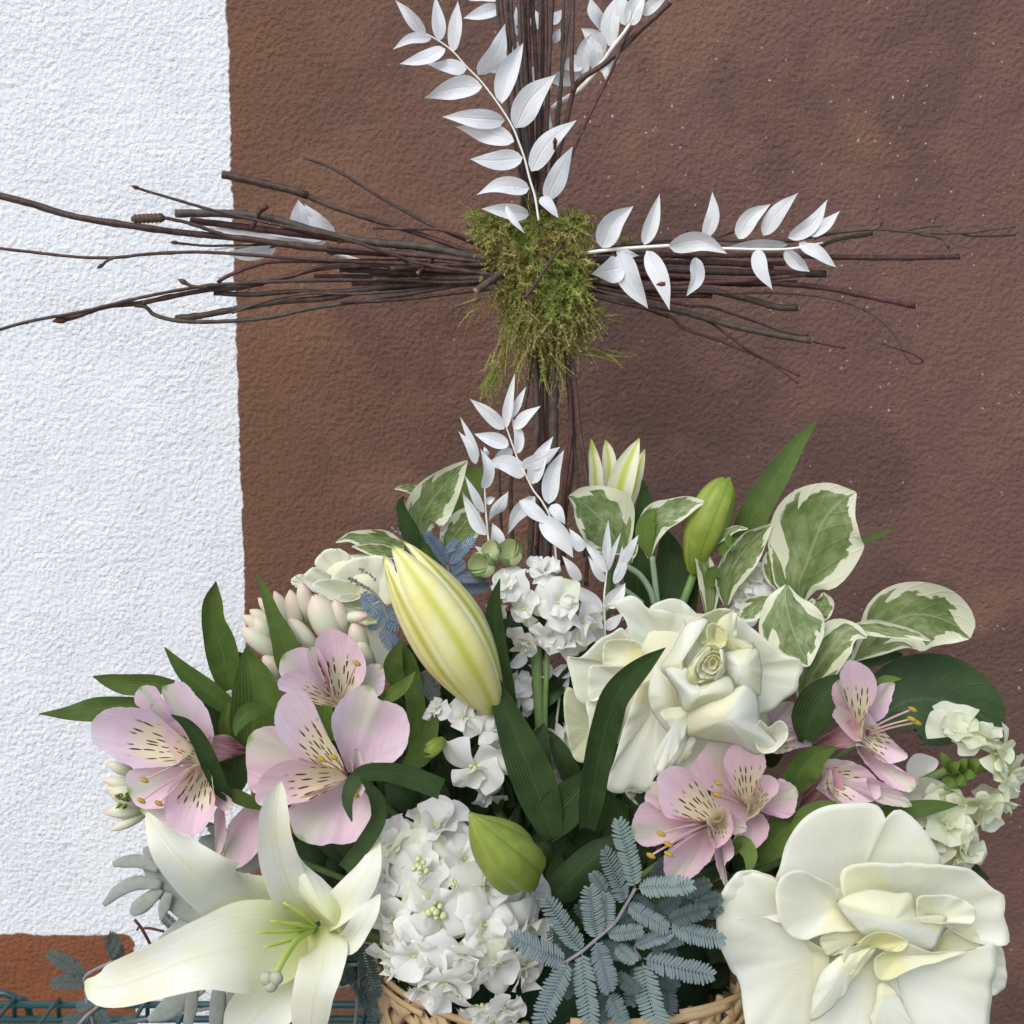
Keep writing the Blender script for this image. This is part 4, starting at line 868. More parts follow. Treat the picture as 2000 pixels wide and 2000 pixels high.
def floret(t, P, nrm, R, np_=10, mat='stock_petal', shut=0.0):
    nrm = nz(np.asarray(nrm, float)); x = nz(np.cross(nrm, RNG.normal(size=3))); y = np.cross(nrm, x)
    m = Matrix(((x[0], y[0], nrm[0]), (x[1], y[1], nrm[1]), (x[2], y[2], nrm[2]))).to_4x4()
    o = bpy.data.objects.new('floret', random.choice(HEARTS)); COL.objects.link(o); o.parent = t
    o.matrix_local = Matrix.Translation(Vector(P) - Vector(org(t))) @ m @ Matrix.Scale(R * 1.22, 4)
    for i in range(np_):
        f = i / np_; az = i * 2.39996 + RNG.normal() * 0.25
        op = math.radians(22 + 68 * f ** 0.8 - 30 * shut + RNG.normal() * 9)     # from the axis
        sc = (0.50 + 0.50 * f) * RNG.uniform(0.8, 1.2)
        dirv = Vector((math.cos(az) * math.sin(op), math.sin(az) * math.sin(op), math.cos(op)))
        side = Vector((-math.sin(az), math.cos(az), 0)); up = side.cross(dirv) * -1
        if up.z < 0: up = -up; side = -side
        tw = RNG.normal() * 0.26
        side, up = side * math.cos(tw) + up * math.sin(tw), up * math.cos(tw) - side * math.sin(tw)
        mm = Matrix((side, dirv, up)).transposed().to_4x4()
        q = bpy.data.objects.new('petal', random.choice(POOL[mat if random.random() < 0.95 else 'stock_cream'])); COL.objects.link(q); q.parent = o
        q.matrix_local = Matrix.Translation(dirv * 0.02) @ mm @ Matrix.Scale(sc, 4)
    return o
def stock(label, K, florets, d0, depth, base, mat='stock_petal', np_=10, name='white_stock', slope=0.0):
    b = pt(K, *base); t = thing(name, label, 'flower', b, 'ruffled white flower spikes')
    for (x, y, R, nv) in florets:
        P = pt(K, x, y, d0 - depth * nv[2] - slope * (y - 500) / 600); floret(t, P, facing(*nv), R * mpp(K, P), np_, mat)
    return t
# wattle leaf: leaflets in two rows on a rib; unit length along Y
def pinna_mesh(seed, mat, pairs=19):
    r = np.random.default_rng(seed); g = Geo(); cv = r.uniform(-0.12, 0.12); sag = r.uniform(-0.05, 0.15)
    spine = lambda y: np.array([cv * y * y * 1.0, y, -sag * y * y])
    P = np.array([spine(y) for y in np.linspace(0, 1, 10)])
    g.add(*g_tube(P, 0.008, 5))
    for i in range(pairs):
        y = 0.05 + 0.93 * i / (pairs - 1); ln = 0.165 * (0.55 + 0.45 * min(1, y * 6)) * (1 if y < 0.86 else 1 - 0.35 * (y - 0.86) / 0.14) * r.uniform(0.93, 1.06)
        for sg in (-1, 1):
            b = spine(y + 0.008 * sg); an = math.radians(28 + 34 * max(0, (y - 0.8) / 0.2) + r.normal() * 2.5); d = np.array([sg * math.cos(an), math.sin(an), 0.22 + r.normal() * 0.06]); d = nz(d)
            wv = nz(np.array([-sg * d[1] * sg, abs(d[0]), 0.0])) if False else nz(np.array([-d[1], d[0], 0.0])); hw = 0.0220
            V = []
            for s_, ww in ((0.02, .45), (0.2, .95), (0.5, 1.0), (0.8, .92), (0.95, .6), (1.0, .15)):
                c = b + d * ln * s_ + np.array([0, 0, -0.03 * s_ * s_])
                V += [c - wv * hw * ww + np.array([0, 0, .008]), c, c + wv * hw * ww + np.array([0, 0, .008])]
            g.add(V, grid_faces(6, 3))
    me = bpy.data.meshes.new('frond'); me.from_pydata(np.vstack(g.V).tolist(), [], g.F); me.polygons.foreach_set('use_smooth', np.ones(len(g.F), bool)); me.materials.append(M[mat]); return me
FROND = {m_: [pinna_mesh(s, m_) for s in range(4)] for m_ in ('wattle', 'wattle_blue', 'wattle_dark')}
def frond(t, K, a, b, w_, da, db, mat='wattle', roll=None):
    A, B = pt(K, a[0], a[1], da), pt(K, b[0], b[1], db); T = B - A; L = np.linalg.norm(T); T = T / L
    vd = nz((A + B) / 2 - CAM); S = nz(np.cross(T, vd)); N = np.cross(S, T)
    if N @ vd > 0: N = -N; S = -S
    ro = math.radians(RNG.normal() * 16 if roll is None else roll); S, N = S * math.cos(ro) + N * math.sin(ro), N * math.cos(ro) - S * math.sin(ro)
    o = bpy.data.objects.new('frond', random.choice(FROND[mat])); COL.objects.link(o); o.parent = t
    sx = w_ * mpp(K, A) / 0.155
    mm = Matrix(((S[0] * sx, T[0] * L, N[0] * sx), (S[1] * sx, T[1] * L, N[1] * sx), (S[2] * sx, T[2] * L, N[2] * sx))).to_4x4()
    o.matrix_local = Matrix.Translation(Vector(A) - Vector(org(t))) @ mm

# ------------------------------------------------------------------ roses
def rose(label, K, base, petals, stem_r=0.003, relief=0.62):
    t = thing('rose', label, 'rose', pt(K, *base), 'cream white roses')
    for q in petals:
        mat, out, anc, dr = q[:4]; kw = dict(q[4]) if len(q) > 4 else {}
        md_ = (anc[2] + dr) / 2; rl = kw.pop('rl', relief); anc = (anc[0], anc[1], md_ + (anc[2] - md_) * rl); dr = md_ + (dr - md_) * rl
        kw.setdefault('soft', 12); kw.setdefault('dome', True); kw.setdefault('rip', 1.3); kw.setdefault('thick', 0.22); kw.setdefault('nr', 12); kw.setdefault('nth', 64)
        sheet('petal', mat, t, K, out, anc, dr, **kw)
    stem(t, pt(K, *base), r=stem_r)
    return t
R_, H_, O_ = 'rose_petal', 'rose_heart', 'rose_outer'
def scaled(out, c, s, rot=0.0):
    a = math.radians(rot); ca, sa = math.cos(a), math.sin(a)
    return [(c[0] + ((x - c[0]) * ca - (y - c[1]) * sa) * s, c[1] + ((x - c[0]) * sa + (y - c[1]) * ca) * s) for x, y in [q[:2] for q in out]]
heart = [(980, 690), (1060, 570), (1140, 510), (1230, 560), (1248, 650), (1230, 740), (1100, 785), (1000, 790)]
rose('large open cream rose above the pink flowers, crossed by a dark blade leaf', 'L', (1000, 900, -95), [
 (R_, [(200, 700), (420, 520), (620, 330), (900, 280), (1300, 340), (1600, 560), (1700, 760), (1600, 980), (1560, 1220), (1200, 1400), (850, 1460), (560, 1480), (380, 1300), (270, 1000)], (950, 850, -134), -108, dict(p=2.0, rl=1)),  # added cream dome behind the petals, so the gaps don't go dark
 (O_, [(80, 900), (120, 830), (200, 900), (260, 980), (275, 1100), (262, 1350), (150, 1335), (90, 1100)], (300, 1100, -104), -116, dict(p=1.3)),
 (R_, [(100, 600), (200, 600), (330, 480), (420, 430), (510, 400), (560, 600), (380, 800), (300, 940), (250, 965), (170, 900), (130, 750)], (560, 680, -106), -128, dict(p=1.2, roll=5, rip=1.5)),
 (R_, [(700, 255), (780, 200), (860, 180), (940, 200), (1020, 270), (1070, 335), (980, 420), (860, 330)], (960, 440, -106), -112, dict(roll=4)),
 (R_, [(440, 220), (500, 180), (570, 160), (630, 190), (690, 250), (800, 265), (900, 300), (965, 370), (860, 520), (720, 570), (640, 600), (560, 500), (530, 350)], (830, 560, -112), -130, dict(p=1.2, roll=9, rip=1.4)),
 (R_, [(1310, 300), (1450, 400), (1580, 510), (1680, 590), (1780, 620), (1815, 690), (1782, 760), (1772, 840), (1680, 920), (1510, 1020), (1400, 950), (1330, 700), (1290, 480)], (1330, 720, -118), -138, dict(p=1.1, roll=8, rip=1.6)),
 (H_, [(370, 520), (430, 480), (600, 490), (645, 560), (650, 660), (560, 690), (430, 680), (365, 660)], (560, 620, -124), -134, dict(p=1.4)),
 (R_, [(260, 690), (330, 668), (560, 680), (620, 740), (400, 880), (300, 930), (255, 900)], (560, 780, -120), -137, dict(p=1.2, roll=3)),
 (R_, [(245, 930), (380, 868), (480, 900), (430, 1200), (300, 1360), (238, 1392), (262, 1100)], (480, 1000, -120), -134, dict(p=1.2, roll=4)),
 (O_, [(520, 1580), (620, 1590), (720, 1560), (780, 1620), (700, 1680), (600, 1670)], (760, 1480, -110), -122, {}),
 (R_, [(590, 900), (640, 790), (740, 780), (880, 1000), (985, 1250), (850, 1420), (740, 1470), (690, 1582), (600, 1562), (540, 1560), (480, 1582), (388, 1540), (470, 1280)], (760, 950, -126), -148, dict(p=0.9, roll=7, rip=2.0)),
 (R_, [(960, 1150), (1200, 1180), (1500, 1300), (1420, 1450), (1200, 1500), (950, 1480), (820, 1420)], (1100, 1000, -128), -140, dict(p=1.2, roll=3)),
 (R_, [(690, 850), (710, 740), (740, 655), (830, 720), (920, 860), (948, 990), (900, 1120), (850, 1165), (750, 1050), (700, 950)], (870, 900, -158), -148, dict(p=1.6, rip=1.0)),
 (R_, [(780, 690), (860, 560), (960, 380), (1060, 320), (1200, 258), (1290, 262), (1335, 290), (1340, 480), (1450, 500), (1505, 640), (1512, 760), (1485, 880), (1400, 950), (1200, 990), (1000, 1010), (930, 970), (870, 800)], (1130, 760, -172), -146, dict(p=2.2, rip=1.0, rl=1)),
 (H_, [(990, 410), (1060, 328), (1200, 262), (1322, 290), (1318, 470), (1200, 530), (1110, 520), (1030, 480)], (1140, 480, -158), -172, dict(p=1.2, rl=1, rip=1.5)),
 (R_, [(782, 690), (860, 560), (960, 382), (1062, 325), (1130, 350), (1040, 430), (985, 560), (965, 700), (990, 810), (935, 962), (870, 800)], (930, 650, -180), -170, dict(p=1.8, rl=1, rip=1.0)),
 (H_, [(1120, 380), (1180, 360), (1250, 420), (1250, 500), (1180, 540), (1120, 500)], (1180, 470, -170), -178, dict(rl=1, p=1.2, rip=1.6, ripf=140)),
 (H_, [(1200, 330), (1325, 284), (1335, 470), (1452, 505), (1420, 570), (1290, 560), (1180, 500)], (1290, 460, -178), -174, dict(p=1.5, rl=1, rip=1.8, ripf=110)),
 (R_, [(1250, 560), (1450, 525), (1505, 640), (1512, 760), (1490, 890), (1380, 880), (1260, 780), (1235, 650)], (1390, 700, -183), -170, dict(p=1.8, rl=1, rip=1.4)),
 (H_, heart, (1150, 650, -172), -183, dict(p=1.3, rl=1, rip=1.3, ripf=120)),
 (H_, [(1040, 700), (1075, 610), (1150, 555), (1225, 590), (1238, 680), (1180, 750), (1090, 765)], (1165, 650, -175), -184, dict(p=1.2, rl=1, rip=1.3, ripf=130)),
 (H_, [(980, 800), (972, 700), (1010, 640), (1060, 575), (1135, 525), (1145, 560), (1085, 620), (1045, 700), (1055, 800)], (1015, 700, -187), -181, dict(p=1.5, rl=1, rip=1.0)),
 (H_, [(1085, 695), (1110, 620), (1165, 585), (1215, 620), (1205, 690), (1150, 728)], (1170, 640, -177), -186, dict(p=1.1, rl=1, rip=1.2, ripf=140)),
 (H_, [(1125, 660), (1150, 612), (1192, 630), (1185, 678), (1150, 698)], (1160, 645, -180), -187, dict(p=1.0, rl=1, rip=1.0, ripf=150)),
 (R_, [(1235, 555), (1252, 650), (1236, 745), (1170, 780), (1180, 740), (1215, 690), (1228, 620), (1205, 560)], (1232, 660, -188), -183, dict(p=1.5, rl=1, rip=1.0)),
 (R_, [(815, 700), (980, 690), (1000, 800), (1110, 798), (1248, 738), (1310, 800), (1280, 880), (1080, 950), (960, 1000), (910, 880)], (1080, 860, -188), -178, dict(p=1.8, rl=1, rip=1.0)),
 (R_, [(960, 1150), (985, 990, -4), (1150, 905, -8), (1350, 822, -10), (1412, 808, -10), (1490, 900, -4), (1500, 1060), (1560, 1150), (1640, 1260, 4), (1500, 1310, 6), (1300, 1235, 6), (1030, 1192, 4)], (1250, 1060, -188), -170, dict(p=2.0, rip=1.4, roll=2, rl=1)),
 (R_, [(1490, 1060), (1560, 1112), (1600, 1082), (1660, 1068), (1706, 1130), (1692, 1200), (1620, 1280), (1530, 1305), (1470, 1240)], (1540, 1180, -164), -176, dict(p=1.5, rip=1.0, rl=1)),
 (R_, [(778, 1020), (850, 978), (1005, 985), (985, 1080), (940, 1220), (830, 1400), (748, 1440), (740, 1300), (855, 1180), (830, 1090)], (900, 1060, -176), -174, dict(p=1.2, rip=1.6)),
 (R_, [(900, 1395), (955, 1250), (1020, 1158), (1032, 1220), (992, 1320)], (965, 1290, -166), -162, {}),
], 0.0035)
rose('very large loosely folded cream rose at the lower right', 'I', (1150, 1150, -140), [
 (R_, [(330, 800), (560, 620), (800, 480), (1200, 460), (1600, 660), (1740, 900), (1720, 1200), (1650, 1560), (1200, 1640), (700, 1600), (420, 1400), (300, 1100)], (1100, 950, -172), -150, dict(p=2.0, rl=1)),  # cream backing added under the folds, gaps stay light
 (R_, [(1650, 1010), (1780, 1015), (1832, 1150), (1832, 1290), (1770, 1332), (1700, 1300)], (1500, 1150, -168), -178, dict(p=1.2, rip=1.4)),
 (R_, [(145, 800), (200, 680), (280, 602), (370, 590), (490, 640), (560, 800), (640, 960), (780, 1050), (800, 1200), (740, 1400), (720, 1560), (360, 1590), (285, 1260), (235, 1190), (205, 1120), (150, 985)], (700, 1080, -178), -184, dict(p=1.0, roll=2.5, rip=3.0, ripf=55)),
 (R_, [(143, 800), (200, 680), (280, 600), (370, 588), (490, 640), (600, 740), (620, 900), (500, 892), (330, 872), (150, 890)], (570, 800, -178), -186, dict(p=1.1, rip=2.4, ripf=70)),
 (R_, [(490, 660), (520, 560), (560, 430), (620, 330), (720, 250), (830, 213), (980, 200), (1070, 213), (1108, 245), (1128, 292), (1158, 248), (1222, 243), (1310, 310), (1400, 430), (1450, 570), (1300, 660), (1050, 720), (900, 790), (800, 760), (620, 720)], (960, 700, -164), -184, dict(p=1.3, roll=9, rip=1.4)),
 (R_, [(490, 700), (540, 612), (630, 590), (720, 630), (830, 690), (848, 790), (925, 890), (1030, 950), (930, 950), (800, 965), (650, 1000), (560, 960), (500, 850)], (830, 800, -176), -198, dict(p=1.3, roll=6, rip=1.0, tilt=(0.1, 0))),
 (H_, [(748, 990), (850, 940), (950, 938), (1035, 955), (920, 1050), (800, 1095)], (980, 980, -188), -188, {}),
 (R_, [(868, 640), (885, 605), (940, 570), (1050, 550), (1200, 545), (1450, 555), (1600, 570), (1700, 650), (1760, 705), (1820, 740), (1822, 800), (1815, 850), (1842, 930), (1840, 1025), (1650, 1010), (1480, 920), (1310, 800), (1050, 760), (900, 770)], (1250, 850, -172), -194, dict(p=1.5, rip=1.6, edge=1.5)),
 (H_, [(1400, 1060), (1470, 950), (1560, 900), (1660, 960), (1660, 1060), (1500, 1080)], (1450, 1040, -180), -190, {}),
 (R_, [(1305, 752), (1430, 738), (1560, 760), (1655, 830), (1640, 900), (1490, 900), (1330, 880)], (1400, 880, -188), -202, dict(p=1.4)),
 (R_, [(690, 1560), (780, 1300), (900, 1160), (1060, 1090), (1100, 1230), (1210, 1330), (1285, 1590), (900, 1600)], (1030, 1150, -186), -196, dict(p=1.0, rip=1.5)),
 (R_, [(1070, 1110), (1250, 1120), (1420, 1090), (1650, 1040), (1755, 1010), (1760, 1130), (1738, 1240), (1735, 1340), (1690, 1540), (1500, 1620), (1280, 1600), (1210, 1330), (1095, 1232)], (1180, 1160, -186), -196, dict(p=0.8, roll=8, rip=2.4, ripf=40)),
 (R_, [(850, 790), (930, 730), (1050, 708), (1190, 725), (1290, 740), (1330, 850), (1490, 872), (1450, 970), (1405, 1052), (1250, 1090), (1050, 1010), (930, 905)], (1180, 880, -210), -192, dict(p=2.0, rip=1.6)),
 (H_, [(890, 1150), (880, 1065), (960, 1020), (1045, 955), (1150, 950), (1255, 1000), (1190, 1065), (1050, 1040), (970, 1130), (920, 1200)], (1060, 1030, -196), -208, dict(p=1.3, rip=1.0)),
 (H_, [(1065, 1112), (1150, 1050), (1260, 1020), (1420, 1070), (1660, 1045), (1480, 1110), (1300, 1160), (1100, 1232)], (1200, 1090, -198), -206, dict(p=1.3, rip=1.0)),
 (R_, [(690, 1445), (700, 1320), (750, 1180), (850, 1090), (1000, 1048), (1068, 1045), (960, 1190), (850, 1350), (715, 1462)], (900, 1180, -210), -200, dict(p=1.6, rip=1.2)),
 (R_, [(1045, 1480), (1060, 1400), (1095, 1250), (1180, 1290), (1250, 1420), (1290, 1560), (1150, 1600)], (1120, 1330, -202), -198, dict(p=1.4)),
], 0.0035)
rose('cream rose half hidden behind the yellow lily bud', 'N', (1050, 950, -72), [
 (R_, [(720, 820), (800, 720), (950, 660), (1220, 680), (1280, 900), (1220, 1250), (1080, 1250), (940, 1050), (800, 920)], (1050, 900, -92), -76, dict(p=2.0, rl=1)),  # another added cream dome, lightens the gaps behind the petals
 (R_, [(755, 700), (800, 640), (850, 620), (920, 622), (980, 660), (1000, 690), (880, 800), (790, 770)], (980, 850, -72), -86, dict(rip=1.6, ripf=70, edge=1.5)),
 (R_, [(605, 820), (640, 785), (690, 780), (700, 830), (640, 860)], (760, 860, -74), -78, {}),
 (R_, [(860, 800), (930, 720), (1030, 670), (1220, 670), (1270, 800), (1250, 950), (1060, 1000), (900, 950)], (1100, 920, -82), -96, dict(roll=5, rip=1.8, ripf=70, edge=1.5)),
 (R_, [(685, 800), (760, 730), (860, 790), (930, 880), (880, 930), (760, 900)], (980, 900, -80), -96, dict(p=1.2, rip=1.6, ripf=70, edge=1.5)),
 (R_, [(740, 850), (820, 810), (1000, 830), (1060, 900), (980, 950), (860, 940)], (1000, 930, -88), -104, dict(rip=1.6, ripf=80, edge=1.5)),
 (R_, [(890, 935), (980, 900), (1080, 930), (1150, 1020), (1130, 1100), (980, 1060)], (1100, 960, -88), -100, {}),
 (R_, [(960, 1060), (1050, 1020), (1200, 1080), (1240, 1220), (1200, 1380), (1080, 1300), (1000, 1180)], (1120, 1100, -92), -98, {}),
])

# ------------------------------------------------------------------ lilies
def lily():
    t = thing('open_lily', 'wide open ivory lily with green stamens at the lower left', 'lily', pt('G', 1560, 800, -160))
    T = [[(1550, 815, -166, 60), (1400, 870, -186, 185), (1200, 888, -204, 222), (1000, 925, -214, 170), (800, 1000, -219, 135), (600, 1070, -218, 114), (490, 1085, -213, 78), (426, 1055, -208, 8)],
         [(1530, 770, -150, 50), (1350, 680, -162, 110), (1150, 630, -184, 130), (1000, 555, -202, 135), (870, 430, -208, 112), (775, 305, -203, 52), (728, 222, -196, 6)],
         [(1545, 780, -164, 60), (1460, 650, -178, 95), (1392, 480, -190, 100), (1362, 320, -198, 86), (1366, 190, -202, 70), (1383, 105, -202, 38), (1395, 66, -201, 5)],
         [(1590, 770, -164, 60), (1680, 700, -180, 78), (1760, 600, -188, 82), (1840, 480, -187, 55), (1886, 342, -181, 5)],
         [(1580, 790, -166, 60), (1610, 880, -186, 112), (1590, 1000, -198, 115), (1555, 1120, -203, 104), (1535, 1271, -199, 88), (1520, 1420, -190, 30)],
         [(1510, 850, -166, 60), (1420, 970, -176, 110), (1390, 1080, -184, 150), (1300, 1190, -189, 150), (1200, 1310, -190, 120), (1100, 1440, -186, 10)]]
    kw = [dict(cup=0.20, wave=0.20, freq=1.8, fold=0.04), dict(cup=0.05, wave=0.6, freq=2.2, roll=10, fold=0.1), dict(cup=0.25, wave=0.22, freq=1.6, fold=0.1), dict(cup=0.1, wave=0.5, freq=1.3, roll=-18), dict(cup=-0.15, wave=0.22, freq=1.2, roll=10), dict(cup=0.15, wave=0.35, freq=1.6)]
    for p_, k_ in zip(T, kw): blade('tepal', 'lily_petal', t, 'G', p_, n=34, m=13, seed=len(p_), **k_)
    sheet('tepal', 'lily_petal', t, 'G', [(1425, 455), (1460, 420), (1520, 480), (1600, 550), (1670, 620), (1725, 710), (1722, 830), (1640, 790), (1560, 720), (1480, 610)], (1620, 740, -188), -178, p=1.8, rip=0.8, base=(1650, 780), nr=12)
    blade('tepal', 'lily_petal', t, 'G', [(1610, 810, -168, 40), (1720, 865, -182, 58), (1795, 770, -191, 58), (1850, 690, -190, 40), (1886, 625, -187, 5)], n=24, m=9, cup=0.3, wave=0.4)
    for i, (x, y, d) in enumerate([(1408, 668, -196), (1345, 760, -206), (1275, 818, -214), (1308, 892, -216)]):
        P = [pt('G', 1565, 790, -168), pt('G', (1565 + x) / 2 + 25, (790 + y) / 2 + 3, (d - 168) / 2 - 5), pt('G', x, y, d)]
        s = mpp('G', P[2]); tube('filament', P, [15 * s, 13 * s, 6 * s], 'lily_stamen', t, 8, n=12)
    P = [pt('G', 1555, 800, -168), pt('G', 1480, 850, -196), pt('G', 1420, 930, -218), pt('G', 1362, 1035, -234)]; s = mpp('G', P[3])
    o = tube('pistil', P, [20 * s, 19 * s, 17 * s, 18 * s], 'lily_stamen', t, 10, n=16)
    g = Geo()
    for (x, y) in ((1324, 1046), (1370, 1044), (1345, 1078)):
        c = pt('G', x, y, -238); V = []
        for i in range(8):
            for j in range(10):
                th = math.pi * i / 7; ph = 2 * math.pi * j / 10; V.append(c + 36 * s * np.array([math.sin(th) * math.cos(ph), 0.8 * math.sin(th) * math.sin(ph), math.cos(th)]))
        g.add(V, grid_faces(8, 10, True))
    g.build('stigma', 'stigma', o)
    stem(t, pt('G', 1600, 800, -158), r=0.003)
lily()
def lily_bud_yellow():
    t = thing('lily_bud', 'fat yellow lily bud about to open, leaning left in the middle', 'lily bud', pt('J', 895, 1250, -118), 'lily buds')
    bud(t, 'J', [(900, 1262, -112), (850, 1130, -124), (720, 900, -134), (600, 700, -138), (480, 520, -138), (360, 340, -134), (285, 235, -130)], [38, 140, 225, 240, 205, 132, 62], n=6, open_=0.14, hw=46, groove=0.11, nt=30, nu=13, phase=0.45, point=0.72)
    g = [(890, 1240, -112), (800, 1050, -124), (680, 830, -130), (560, 640, -132), (450, 480, -130), (370, 350, -128)]
    bud(t, 'J', g, [20, 100, 170, 185, 150, 60], n=3, open_=0.0, hw=62, groove=0.0, nt=20, nu=9, phase=1.0, mat='lily_bud_pale', point=0.8)
    stem(t, pt('J', 905, 1255, -112), r=0.0035, bow=0.0)
    lf = lambda mat, K, pts, **kw: leaf(t, mat, K, pts, **kw)
    lf('leaf_dark', 'J', L4([(955, 418, 3), (925, 560, 42), (925, 700, 62), (945, 900, 72), (985, 1080, 66), (1030, 1250, 40)], -132, -122), cup=0.3, roll=15)
    lf('leaf_dark', 'J', L4([(880, 960, 10), (930, 1100, 52), (1010, 1300, 92), (1090, 1500, 128), (1170, 1700, 140), (1240, 1900, 110), (1290, 2050, 60)], -128, -136), cup=0.25, fold=0.15)
    lf('leaf_dark', 'L', L4([(817, 538, 3), (690, 640, 62), (560, 760, 96), (450, 900, 108), (400, 1060, 112), (350, 1250, 108), (310, 1450, 100), (280, 1650, 92), (250, 1850, 60)], -206, -156), cup=0.3, fold=0.1, n=28)
    lf('leaf_dark', 'L', L4([(330, 1350, 10), (240, 1500, 90), (130, 1640, 150), (20, 1760, 150), (-60, 1900, 80)], -140, -132), cup=0.2)
    lf('leaf_dark', 'Z', L4([(1150, 1500, 40), (1120, 1580, 70), (1060, 1640, 80), (1020, 1720, 60)], -118, -112), cup=0.2)
lily_bud_yellow()
def small_buds():
    t = thing('lily_bud', 'plump green lily bud resting over the front white stock', 'lily bud', pt('H', 800, 370, -160), 'lily buds')
    bud(t, 'H', [(560, 96, -214), (600, 150, -212), (665, 225, -206), (735, 300, -198), (790, 355, -186), (815, 380, -172), (822, 388, -164)], [6, 50, 112, 150, 148, 102, 18], n=3, hw=64, groove=0.16, nt=26, nu=13, phase=0.9, mat='green_bud', point=0.93)
    stem(t, pt('H', 822, 390, -166), r=0.003)
    t = thing('lily_bud', 'slim upright green lily bud beside the variegated leaves', 'lily bud', pt('F', 665, 455, -72), 'lily buds')
    bud(t, 'F', [(662, 460, -72), (672, 380, -76), (700, 290, -78), (740, 190, -78), (780, 110, -76), (805, 68, -75)], [35, 62, 86, 82, 55, 6], n=3, hw=64, groove=0.12, nt=22, nu=11, phase=0.3, mat='green_bud', point=0.9)
    stem(t, pt('F', 662, 455, -72), r=0.003)
    t = thing('lily_bud', 'pale half-open lily trumpet behind the foot of the cross', 'lily bud', pt('D', 1470, 1000, -50), 'lily buds')
    for p_, kw in (([(1440, 1000, -46, 40), (1340, 830, -52, 48), (1325, 690, -55, 44), (1310, 580, -56, 28), (1303, 508, -56, 4)], dict(roll=20)), ([(1450, 1000, -44, 40), (1420, 800, -48, 50), (1415, 680, -50, 50), (1405, 580, -50, 36), (1392, 515, -50, 5)], dict(roll=15)),
                   ([(1480, 1000, -50, 40), (1480, 850, -58, 80), (1510, 720, -62, 82), (1560, 600, -62, 50), (1605, 503, -60, 5)], dict()), ([(1500, 1000, -44, 40), (1560, 850, -48, 45), (1590, 740, -50, 45), (1615, 650, -50, 32), (1640, 572, -50, 4)], dict(roll=-20)), ([(1470, 1000, -40, 40), (1480, 800, -42, 60), (1500, 680, -42, 50), (1510, 600, -42, 10)], dict())):
        blade('tepal', 'lily_bud_pale', t, 'D', p_, cup=0.35, n=18, m=9, **kw)
    stem(t, pt('D', 1470, 990, -46), r=0.003)
small_buds()

# ------------------------------------------------------------------ peruvian lilies
def alstro(label, K, c, petals, stamens=(), leaves=(), tube_=None):
    t = thing('peruvian_lily', label, 'flower', pt(K, *c), 'pink spotted peruvian lilies')
    for q in petals:
        kind, out, anc, dr = q[:4]; kw = dict(q[4]) if len(q) > 4 else {}
        kw.setdefault('p', 1.25); kw.setdefault('rip', 0.7); kw.setdefault('ripf', 90.0); kw.setdefault('edge', 1.2); kw.setdefault('nth', 72); kw.setdefault('roll', 3.0)
        sheet('petal', {'s': 'alstro_spotted', 'p': 'alstro_plain', 't': 'alstro_tube'}[kind], t, K, out, anc, dr, base=anc[:2], **kw)
    for (x0, y0, d0, x1, y1, d1) in stamens:
        P = [pt(K, x0, y0, d0), pt(K, (x0 + x1) / 2, (y0 + y1) / 2 - 6, (d0 + d1) / 2 - 4), pt(K, x1, y1, d1)]; s = 0.0006
        o = tube('filament', P, [s * 1.2, s, s * .8], 'filament', t, 6, n=8)
        a, b = P[2] + np.array([-.0022, 0, .0010]), P[2] + np.array([.0022, -0.001, -.0010]); mk('anther', *g_tube(spline([a, P[2] + np.array([0, -.0006, 0]), b], 7), [.0006, .0010, .0013, .0013, .0013, .0010, .0005], 7)[:2], 'pollen', o)
    if tube_:
        blade('flower_tube', 'alstro_tube', t, K, tube_, n=14, m=9, cup=-0.5)
    for (mat, KK, pts, d0, d1, kw) in leaves: leaf(t, mat, KK, L4(pts, d0, d1), **kw)
    stem(t, pt(K, *c), r=0.002)
    return t
